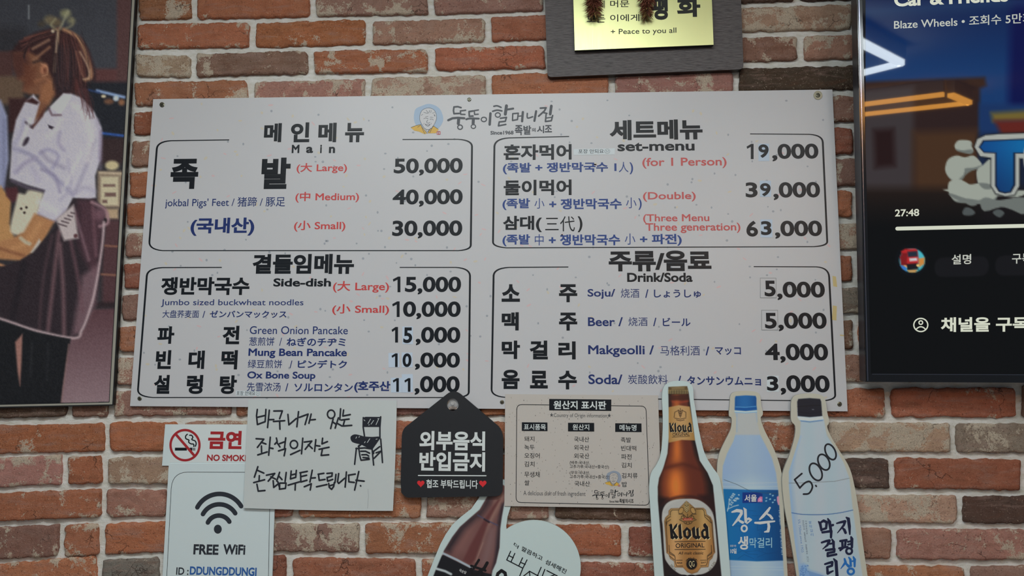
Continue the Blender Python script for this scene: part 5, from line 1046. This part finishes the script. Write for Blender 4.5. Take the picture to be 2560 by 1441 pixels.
# --- pale blue rice wine bottle
D = 0.0219; sb = thing('bottle_cutout_board', 'cream-edged cutout board of a pale bottle with blue cap and blue label', 'cutout board', WALL(1885, 1250, 0.017), 'bottle cutouts on the brick wall')
q = K7(curve([(646, 195), (652, 140), (682, 116), (760, 108), (838, 118), (864, 148), (872, 215), (884, 262), (880, 286), (868, 300), (874, 335), (902, 405), (960, 520), (1004, 640), (1026, 760), (1036, 1000), (1050, 1250), (1062, 1441), (1075, 1700), (650, 1700), (636, 1441), (620, 1200), (590, 950), (566, 800), (554, 700), (560, 600), (582, 530), (622, 448), (652, 385), (660, 330), (656, 300), (640, 284)], 3, True))
b = MB(); b.slab(WALL, q, D, 0.0168, CREAM, FOAMS); b.build('backing', sb)
p = Paint(1790, 980, 1970, 1500, 1.3, (188, 186, 172))
BLq = K7([(682, 160), (686, 146), (760, 140), (832, 144), (838, 160), (842, 262), (846, 340), (866, 425), (900, 490), (950, 590), (980, 700), (994, 815), (1030, 1330), (1038, 1441), (1050, 1700), (660, 1700), (648, 1441), (640, 1325), (597, 815), (590, 740), (594, 650), (624, 560), (670, 470), (690, 400), (692, 300), (680, 262)])
def milk(X, Y):
    u = (X - np.interp(Y, [1000, 1200, 1441], [1862, 1876, 1893])) / 72
    base = np.stack([160 - 14 * np.abs(u), 184 - 10 * np.abs(u), 208 + 2 * np.abs(u)], -1); up = np.clip((1090 - Y) / 4, 0, 1)[..., None]
    dn = np.clip((Y - 1180) / 40, 0, 1)[..., None]; c = base * (1 - up) + np.array([182, 186, 186]) * up
    return c * (1 - dn) + np.stack([178 - 34 * np.clip(np.abs(u) - .1, 0, 1), 200 - 26 * np.clip(np.abs(u) - .1, 0, 1), 214 - 8 * np.abs(u)], -1) * dn
p.poly(BLq, milk, 2)
p.line(K7([(695, 266), (693, 340), (694, 400)]), 3, (140, 172, 206), 3, .7); p.line(K7([(838, 266), (846, 330)]), 3, (140, 172, 206), 3, .7)
p.poly(K7([(680, 160), (688, 145), (760, 140), (832, 144), (838, 158), (838, 222), (680, 226)]), lambda X, Y: np.stack([10 + 20 * np.sin((X - 1836) / 16), 84 + 22 * np.sin((X - 1836) / 16), 152 + 22 * np.sin((X - 1836) / 16)], -1), 1.3)
p.poly(K7([(678, 226), (840, 221), (846, 246), (760, 254), (678, 248)]), (8, 86, 160), 1.3); p.line(K7([(690, 224), (760, 228), (832, 220)]), 1.6, (90, 160, 214), 1); p.line(K7([(676, 256), (760, 262), (848, 254)]), 3.4, (196, 220, 236), 1.2); p.line(K7([(676, 262), (760, 268), (848, 260)]), 1.6, (120, 176, 222), 1)
for y in (768, 796): p.line(K7([(594, y), (780, y + 6), (990, y)]), 1.2, (196, 206, 212), 1.2, .7)
for y in (1372, 1392): p.line(K7([(652, y), (1034, y + 6)]), 1.3, (190, 206, 216), 1.2, .7)
p.poly(K7([(597, 815), (780, 820), (995, 822), (1012, 1060), (1031, 1330), (840, 1336), (640, 1326)]), lambda X, Y: np.stack([14 + 4 * np.sin((X - 1800) / 30), 104 - 34 * np.clip((X - 1880) / 70, 0, 1) + 8 * np.clip((1870 - X) / 60, 0, 1), 172 - 44 * np.clip((X - 1880) / 70, 0, 1)], -1), 1.3)
L7 = crop(1800, 1200, 5.979)
for q_ in ([(560, 570), (560, 760), (620, 740), (620, 1060)], [(590, 1060), (590, 800)], [(640, 1070), (650, 720), (700, 700), (700, 1060)], [(740, 700), (740, 1060)], [(780, 680), (780, 1060)], [(270, 1090), (340, 1060), (420, 1110), (560, 1120)], [(380, 1080), (560, 1060), (720, 1110), (900, 1060)], [(560, 1160), (700, 1100), (930, 1100)], [(270, 1180), (360, 1120), (500, 1180)], [(160, 700), (300, 690), (300, 770)], [(480, 540), (640, 540)], [(640, 360), (860, 350)], [(430, 460), (540, 470)]): p.line(L7(q_), 1.0, (10, 66, 122), .9, .55)
W7 = (190, 206, 214)
for cx, cy, a in ((190, 240, -.6), (170, 265, -.4), (150, 300, -.7), (205, 215, -.3), (240, 285, -.5), (210, 310, -.5), (180, 340, -.6), (265, 280, -.3), (160, 370, -.7), (225, 310, -.2)):
    for dx in (-8, 10): p.oval(*L7([(cx + dx, cy + dx * .7)])[0], 2.6, 1.3, W7, .7, 1, a)
p.line(L7([(110, 470), (130, 400), (140, 290)]), 2.0, W7, .8); p.line(L7([(115, 440), (200, 400), (275, 380)]), 2.0, W7, .8); p.oval(*L7([(282, 228)])[0], 2.2, 1.4, W7, .7)
p.poly(L7([(335, 190), (560, 190), (636, 210), (632, 345), (335, 350)]), (14, 52, 132), 1)
p.poly(L7([(560, 330), (565, 290), (600, 250), (634, 255), (634, 335)]), (222, 120, 166), 1)
for q_ in ([(570, 330), (620, 290)], [(600, 330), (600, 270)], [(580, 280), (628, 310)]): p.line(L7(q_), .9, (240, 196, 214), .6)
for x, y in ((750, 215), (790, 238), (695, 272), (748, 292), (690, 318), (818, 305), (790, 340)): p.oval(*L7([(x, y)])[0], 2.6, 1.7, (150, 196, 222), .7, 1, -.4)
p.poly(L7([(850, 260), (872, 240), (884, 260), (892, 380), (870, 380), (852, 320)]), (226, 150, 180), 1)
for i in range(26):
    y = 460 + i * 26; x = 884 + (y - 460) * .062
    if i not in (9, 10): p.box(*L7([(x - (4 if i % 3 else 10), y)])[0], *L7([(x + 14, y + (14 if i % 2 else 8))])[0], W7, .6, .9)
p.line(L7([(60, 0), (250, 70), (380, 135), (480, 183), (700, 200), (945, 218)]), 0.9, (60, 74, 90), .6)
p.mask(BLq, (188, 186, 172)); pr = p.build('bottle_print', WALL, D + 0.0002, sb, PR2, BLq, 4)
BR = mat('brush_white', (206, 208, 208), 0.45); PB = mat('pale_blue_ink', (150, 194, 222), 0.45)
b = MB()
for q_, w in (([(180, 485), (250, 462), (318, 470), (320, 510), (270, 590), (190, 685)], [4, 8, 8, 7, 7, 3]), ([(262, 590), (300, 620), (340, 640)], [4, 6, 7]), ([(352, 420), (378, 450), (382, 560), (388, 630)], [2, 7, 7, 7]), ([(388, 600), (430, 582), (465, 600), (400, 660)], [4, 6, 5, 2]),
              ([(745, 420), (710, 470), (640, 550), (595, 592)], [5, 7, 7, 4]), ([(700, 510), (750, 540), (780, 580)], [4, 6, 6]), ([(525, 645), (600, 648), (720, 632), (815, 622)], [5, 7, 6, 4]), ([(720, 640), (732, 700), (720, 770), (665, 782)], [6, 7, 7, 3])):
    b.stroke(WALL, L7(q_), w, D + 0.0004, BR)
b.stroke(WALL, L7(oval(362, 730, 40, 44, 20)), 4.6, D + 0.0004, BR, True); b.build('lettering', pr)
wl(L7, [('서울', (365, 335), (550, 330), (365, 225), .03)], BR, D + 0.0004, pr); wl(L7, [('생', (268, 1048), (420, 1048), (268, 845), .03), ('10일', (155, 1106), (248, 1106), (153, 1028), .03), ('유통기한', (150, 1006), (244, 1006), (148, 975), .012)], BR, D + 0.0004, pr)
wl(L7, [('막걸리', (440, 1022), (778, 1018), (440, 870), .012)], PB, D + 0.0004, pr)

# --- white rice wine bottle with a dark cap
D = 0.0276; wb = thing('bottle_cutout_board', 'cream-edged cutout board of a white bottle with dark cap and handwritten 5,000', 'cutout board', WALL(2050, 1250, 0.022), 'bottle cutouts on the brick wall')
q = K7(curve([(1086, 250), (1088, 185), (1110, 145), (1165, 130), (1230, 127), (1300, 138), (1332, 172), (1346, 260), (1360, 322), (1356, 348), (1346, 366), (1368, 428), (1428, 530), (1496, 640), (1532, 745), (1570, 950), (1602, 1200), (1636, 1441), (1668, 1700), (1160, 1700), (1126, 1441), (1078, 1150), (1040, 950), (1022, 770), (1032, 680), (1078, 560), (1112, 440), (1116, 362), (1088, 325)], 3, True))
b = MB(); b.slab(WALL, q, D, 0.0222, CREAM, FOAMS); b.build('backing', wb)
p = Paint(1965, 990, 2175, 1500, 1.3, (188, 186, 172))
BLq = K7([(1130, 186), (1138, 166), (1220, 160), (1296, 166), (1304, 186), (1312, 290), (1326, 325), (1346, 430), (1394, 508), (1464, 620), (1508, 738), (1532, 960), (1566, 1200), (1602, 1441), (1636, 1700), (1180, 1700), (1146, 1441), (1112, 1200), (1088, 990), (1070, 790), (1070, 690), (1108, 565), (1148, 440), (1154, 330), (1132, 300)])
p.poly(BLq, lambda X, Y: np.stack([178 - 30 * np.clip((np.interp(Y, [1050, 1200, 1441], [2006, 1986, 2014]) - X) / 16, 0, 1) + 3 * np.sin(X / 9), 194 - 18 * np.clip((np.interp(Y, [1050, 1200, 1441], [2006, 1986, 2014]) - X) / 16, 0, 1), 204 + 0 * X], -1), 2)
p.line(K7([(1150, 440), (1112, 565), (1074, 690), (1074, 790), (1092, 990), (1148, 1441)]), 5, (150, 184, 220), 4, .7, 4); p.line(K7([(1350, 430), (1400, 505), (1476, 615), (1516, 735)]), 4, (166, 186, 204), 3, .7, 4)
p.poly(K7([(1128, 186), (1138, 165), (1220, 159), (1296, 165), (1305, 186), (1312, 292), (1220, 298), (1134, 290)]), (28, 30, 42), 1.3); p.line(K7([(1130, 222), (1300, 212)]), 1.4, (12, 13, 20), 1); p.line(K7([(1134, 258), (1220, 272), (1308, 256)]), 1.6, (20, 21, 32), 1); p.oval(*K7([(1244, 243)])[0], 3, 1, (120, 124, 134), .8)
p.poly(K7([(1131, 306), (1136, 294), (1222, 303), (1314, 290), (1324, 302), (1320, 318), (1222, 328), (1138, 322)]), (206, 222, 230), 1.2); p.line(K7([(1138, 322), (1222, 330), (1320, 318)]), 1.6, (120, 156, 196), 1); p.line(K7([(1160, 326), (1222, 333), (1310, 322)]), 2.2, (60, 110, 168), 1.4, .6)
p.line(K7([(1091, 986), (1150, 996), (1230, 1000), (1340, 998), (1440, 986), (1534, 966)]), 1.7, (44, 92, 156), .8, 1, 4)
p.line(K7([(1026, 774), (1200, 770), (1400, 760), (1530, 732)]), 1.0, (110, 116, 120), .7)
L8 = crop(1960, 1260, 7.96)
p.poly(L8([(300, 1500), (300, 1330), (330, 1230), (390, 1200), (450, 1240), (490, 1330), (700, 1390), (900, 1500)]), (118, 160, 212), 6, .85); rs = random.Random(9)
for i in range(70):
    x, y = rs.uniform(310, 480), rs.uniform(1210, 1440); p.oval(*L8([(x, y)])[0], 1.6, 1.2, (76, 120, 186) if i % 2 else (150, 186, 226), .8, .7)
for i in range(16): p.line(L8([(490 + i * 18, 1340 + i * 6), (520 + i * 18, 1440)]), .8, (84, 124, 180), .7, .7)
p.mask(BLq, (188, 186, 172)); pr = p.build('bottle_print', WALL, D + 0.0002, wb, PR2, BLq, 3)
b = MB()
for q_, w in (([(1164, 704), (1112, 748), (1150, 808)], 4.4), ([(1152, 804), (1188, 770), (1222, 762), (1240, 800), (1216, 846), (1176, 852)], 4.4), ([(1264, 790), (1268, 796)], 4.2)): b.stroke(WALL, K7(curve(q_, 4) if len(q_) > 3 else q_), w, D + 0.0004, MK)
for cx, cy, rx, ry in ((1264, 692, 40, 66), (1322, 622, 38, 60), (1370, 548, 34, 60)): b.stroke(WALL, K7(oval(cx, cy, rx, ry, 26, -.45)), 4.4, D + 0.0004, MK, True)
b.build('handwritten_price', wb)
NV = mat('deep_navy_ink', (24, 30, 62), 0.45); SKY = mat('bright_blue_ink', (36, 108, 182), 0.45)
b = MB(); B1 = L8
for q_, w in (([(1050, 392), (1130, 370), (1215, 352), (1190, 430), (1062, 585)], [4, 6, 7, 6, 2]), ([(1160, 480), (1200, 520), (1225, 580)], [4, 7, 7]), ([(1240, 275), (1280, 300), (1300, 450), (1310, 610)], [4, 8, 8, 4]),
              ([(690, 360), (720, 400), (745, 530)], [4, 7, 6]), ([(700, 390), (790, 340), (850, 370), (838, 490), (745, 520)], [4, 7, 7, 6, 6]), ([(872, 300), (905, 360), (930, 520)], [4, 8, 7]), ([(920, 440), (975, 425)], 6), ([(765, 572), (850, 560), (940, 545), (935, 670)], [6, 6, 7, 6]),
              ([(1120, 745), (1245, 725)], 6), ([(1160, 760), (1165, 860)], 6), ([(1225, 740), (1215, 850)], 6), ([(1100, 890), (1265, 860)], [6, 5]), ([(1120, 930), (1180, 880)], 5), ([(1335, 665), (1350, 700), (1352, 870)], [5, 8, 6]), ([(1270, 760), (1340, 745)], 5), ([(1275, 815), (1340, 800)], 5),
              ([(750, 775), (840, 745), (905, 735), (860, 830), (770, 905)], [5, 6, 7, 6, 2]), ([(955, 710), (985, 760), (990, 900)], [4, 7, 6]), ([(900, 800), (970, 790)], 5), ([(835, 925), (1000, 905), (1000, 960), (870, 985), (868, 1045), (1040, 1010)], [6, 7, 6, 6, 6, 6]),
              ([(815, 1205), (895, 1180), (960, 1165), (955, 1235), (860, 1265), (870, 1390), (975, 1340)], [5, 6, 7, 6, 6, 7, 4]), ([(990, 1100), (1035, 1150), (1055, 1440)], [4, 8, 8])):
    b.stroke(WALL, B1(q_), w, D + 0.0004, NV)
b.stroke(WALL, L8(oval(1296, 945, 58, 58, 22)), 5.6, D + 0.0004, NV, True); b.build('lettering', pr)
b = MB()
for q_, w in (([(1205, 1100), (1225, 1170), (1130, 1295)], [5, 7, 2]), ([(1220, 1180), (1290, 1250)], [5, 7]), ([(1290, 1070), (1320, 1110), (1330, 1240)], [4, 6, 6]), ([(1380, 1060), (1405, 1110), (1405, 1250)], [4, 7, 5]), ([(1325, 1150), (1400, 1140)], 4)): b.stroke(WALL, L8(q_), w, D + 0.0004, SKY)
b.stroke(WALL, L8(oval(1330, 1350, 62, 58, 22)), 5.6, D + 0.0004, SKY, True); b.build('lettering', pr)
LB = mat('light_blue_ink', (96, 140, 190), 0.45); DG = mat('slate_ink', (90, 104, 124), 0.45)
def down(txt, x0, y0, x1, y1, sz, m, bo=0.0):
    b = MB(); n = len(txt)
    for i, ch in enumerate(txt):
        if ch == ' ': continue
        t = i / max(1, n - 1); x, y = x0 + (x1 - x0) * t, y0 + (y1 - y0) * t; q_ = L8([(x, y + sz), (x + sz, y)]); b.text(WALL, ch, q_[0], q_[1], D + 0.0004, m, bo, res=2)
    b.build('lettering', pr)
down('쌀막걸리', 490, 345, 530, 590, 56, LB); down('지평양조장은', 418, 335, 442, 575, 34, DG); down('대한민국의 등록문화재 제594호 입니다', 362, 330, 462, 1130, 32, DG)
wl(L8, [('5% 750ml since 1925', (275, 315), (350, 975), (320, 310))], LB, D + 0.0004, pr, 0.0)

# --- round board with a leaning brown bottle
D = 0.0165; rb = thing('bottle_cutout_board', 'white board of a leaning brown bottle joined to a round panel with lettering', 'cutout board', WALL(1290, 1400, 0.012), 'bottle cutouts on the brick wall')
arcp = [(1335 + 117 * math.cos(t), 1419 + 118 * math.sin(t)) for t in np.linspace(math.radians(-126), math.radians(70), 40)]
q = [(1060, 1465), (1080, 1412), (1089, 1390), (1101, 1361), (1114, 1337), (1130.5, 1313), (1151, 1294), (1178, 1273), (1197, 1246), (1222, 1196), (1262, 1200), (1284, 1232), (1276.7, 1267), (1269, 1292), (1265.5, 1316)] + arcp + [(1300, 1560), (1040, 1560)]
b = MB(); b.slab(WALL, q, D, 0.0112, FOAM, FOAMS); b.build('backing', rb)
K8 = crop(1080, 1230, 6.737)
BLq = K8([(1010, -60), (1200, -120), (1290, -40), (1222, 190), (1180, 420), (1152, 620), (1140, 940), (1082, 1200), (1022, 1330), (990, 1500), (0, 1500), (20, 1420), (80, 1280), (200, 990), (340, 760), (470, 590), (640, 440), (800, 300), (910, 110)])
p = Paint(1075, 1205, 1285, 1460, 1.3, (190, 206, 206))
p.poly(BLq, (112, 76, 74), 1.6)
p.poly(K8([(640, 440), (760, 370), (840, 300), (930, 110), (1010, 0), (960, 200), (800, 420), (560, 650), (380, 900), (300, 1010), (200, 990), (340, 760), (470, 590)]), (34, 30, 38), 10, .9)
p.poly(K8([(1222, 190), (1180, 420), (1152, 620), (1140, 940), (1082, 1200), (1000, 1380), (1060, 1100), (1080, 800), (1110, 520), (1170, 200)]), (34, 30, 40), 5, .9)
p.poly(K8([(1060, 150), (1180, 20), (1230, 60), (1120, 300), (990, 560), (880, 760), (760, 1080), (720, 1180), (860, 880), (960, 480)]), (142, 108, 98), 5, .9)
p.poly(K8([(1110, 130), (1150, 130), (960, 470), (850, 780), (720, 1150), (650, 1230), (520, 1160), (640, 900), (880, 480), (1020, 250)]), (98, 54, 54), 3, .95)
p.poly(K8([(560, 640), (760, 480), (700, 700), (540, 1000), (420, 1060), (380, 960)]), (132, 92, 88), 12, .7); p.line(K8([(860, 860), (740, 1180)]), 1.2, (170, 134, 122), 1.5, .7); p.poly(K8([(960, 620), (1080, 600), (1050, 900), (960, 1200), (800, 1260), (860, 980)]), (126, 98, 98), 10, .8)
p.line(K8([(770, 395), (900, 470), (960, 500), (1100, 565)]), 3, (74, 74, 104), 1.6, .9); p.line(K8([(880, 465), (960, 515)]), 4, (42, 28, 36), 1.6)
p.line(K8([(185, 1040), (420, 1150), (660, 1280)]), 6, (168, 178, 188), 1.4); p.poly(K8([(160, 1080), (200, 1070), (420, 1180), (680, 1310), (1030, 1400), (1000, 1560), (0, 1560), (60, 1280)]), (26, 26, 32), 1.5)
p.line(K8([(80, 1300), (220, 1340), (320, 1390)]), 6, (186, 196, 200), 1.6); p.poly(K8([(60, 1330), (200, 1370), (310, 1420), (300, 1500), (0, 1500)]), (24, 24, 30), 1.5)
p.mask(BLq, (190, 206, 206)); pr = p.build('bottle_print', WALL, D + 0.0002, rb, PR2, BLq, 4)
b = MB()
for q_, w in (([(790, 1150), (740, 1230), (700, 1300)], 6), ([(930, 1200), (880, 1290), (700, 1420)], 8), ([(660, 1250), (780, 1290), (900, 1330)], 6), ([(660, 1300), (680, 1420), (720, 1440)], 7), ([(820, 1330), (860, 1440)], 8), ([(1080, 1480), (1110, 1380), (1170, 1330), (1230, 1370), (1250, 1480)], 8)): b.stroke(WALL, K8(q_), w, D + 0.0004, BK)
b.build('brush_lettering', rb)
wl(K8, [('국순당', (452, 1345), (570, 1395), (468, 1295), .014)], BR, D + 0.0004, pr)
wl(K8, [('더', (1368, 905), (1442, 965), (1392, 852)), ('깔끔하고', (1498, 990), (1850, 1170), (1520, 915)), ('섬세해진', (1900, 1210), (2245, 1390), (1930, 1135))], INK, D + 0.0004, rb, 0.012)
b = MB()
for q_ in ([(1325, 1005), (1258, 1150), (1530, 1290)], [(1395, 1040), (1330, 1185)], [(1300, 1080), (1370, 1115)], [(1525, 1115), (1462, 1250)], [(1600, 1150), (1530, 1290), (1470, 1440)], [(1490, 1190), (1570, 1225)],
          [(1640, 1345), (1520, 1440)], [(1640, 1345), (1650, 1440)], [(1640, 1340), (1790, 1420)], [(1838, 1275), (1770, 1430)], [(1900, 1310), (1850, 1440)], [(1935, 1330), (2110, 1420)], [(2070, 1400), (1960, 1440)]): b.stroke(WALL, K8(q_), 2.6, D + 0.0003, INK)
b.build('lettering', rb)

# ------------------------------------------------------------------ the lamps on the ceiling: lines mirrored in the television, panels with an added fill
def led(name, label, runs, w, colour, strength):
    t = thing(name, label, 'lamp', (runs[0][0][0], runs[0][0][1], CEIL))
    m = bpy.data.materials.new(name + '_glow'); m.use_nodes = True; bs = m.node_tree.nodes['Principled BSDF']
    bs.inputs['Emission Color'].default_value = (*colour, 1); bs.inputs['Emission Strength'].default_value = strength
    alu = mat('lamp_housing', (190, 190, 188), 0.4, 0.5)
    for r in runs:
        for (x0, y0), (x1, y1) in zip(r, r[1:]):
            l = math.hypot(x1 - x0, y1 - y0); nx, ny = -(y1 - y0) / l, (x1 - x0) / l
            for nm, hw, za, zb, mm in (('housing', w * 0.7, CEIL, CEIL - 0.075, alu), ('tube', w * 0.5, CEIL - 0.075, CEIL - 0.1, m)):
                b = MB(); v = [Vector((x + nx * hw * k, y + ny * hw * k, z)) for z in (za, zb) for x, y, k in ((x0, y0, 1), (x1, y1, 1), (x1, y1, -1), (x0, y0, -1))]
                b.add(v, [[0, 1, 2, 3], [4, 5, 6, 7]] + [[i, (i + 1) % 4, 4 + (i + 1) % 4, 4 + i] for i in range(4)], mm); b.build(nm, t)
led('ceiling_light', 'white angled LED line lamp on the ceiling, mirrored in the television screen', [[(1.02, -1.86), (1.55, -2.72), (1.06, -3.38)]], 0.034, (0.85, 0.95, 1.0), 40)
led('ceiling_light', 'amber LED line lamp on the ceiling, mirrored low in the television screen', [[(1.05, -4.28), (2.07, -3.72)], [(2.12, -3.76), (2.35, -4.11), (1.15, -4.67)]], 0.034, (1.0, 0.42, 0.06), 28)
for (x, y, sx, sy) in ((-0.22, -1.42, 1.4, 0.42), (0.0, -2.75, 1.2, 0.3)):  # the rear panel only houses the added fill lamp
    t = thing('ceiling_panel_light', 'white rectangular ceiling light panel above the menu wall' if y > -2 else 'narrow white ceiling panel added for fill light, back from the menu wall', 'lamp', (x, y, CEIL))
    b = MB(); hx, hy = sx / 2 + 0.03, sy / 2 + 0.03; z0, z1 = CEIL, CEIL - 0.055
    o = [(x - hx, y - hy), (x + hx, y - hy), (x + hx, y + hy), (x - hx, y + hy)]
    b.add([Vector((*p_, z)) for z in (z0, z1) for p_ in o], [[0, 1, 2, 3], [4, 5, 6, 7]] + [[i, (i + 1) % 4, 4 + (i + 1) % 4, 4 + i] for i in range(4)], MATS['lamp_housing']); b.build('housing', t)
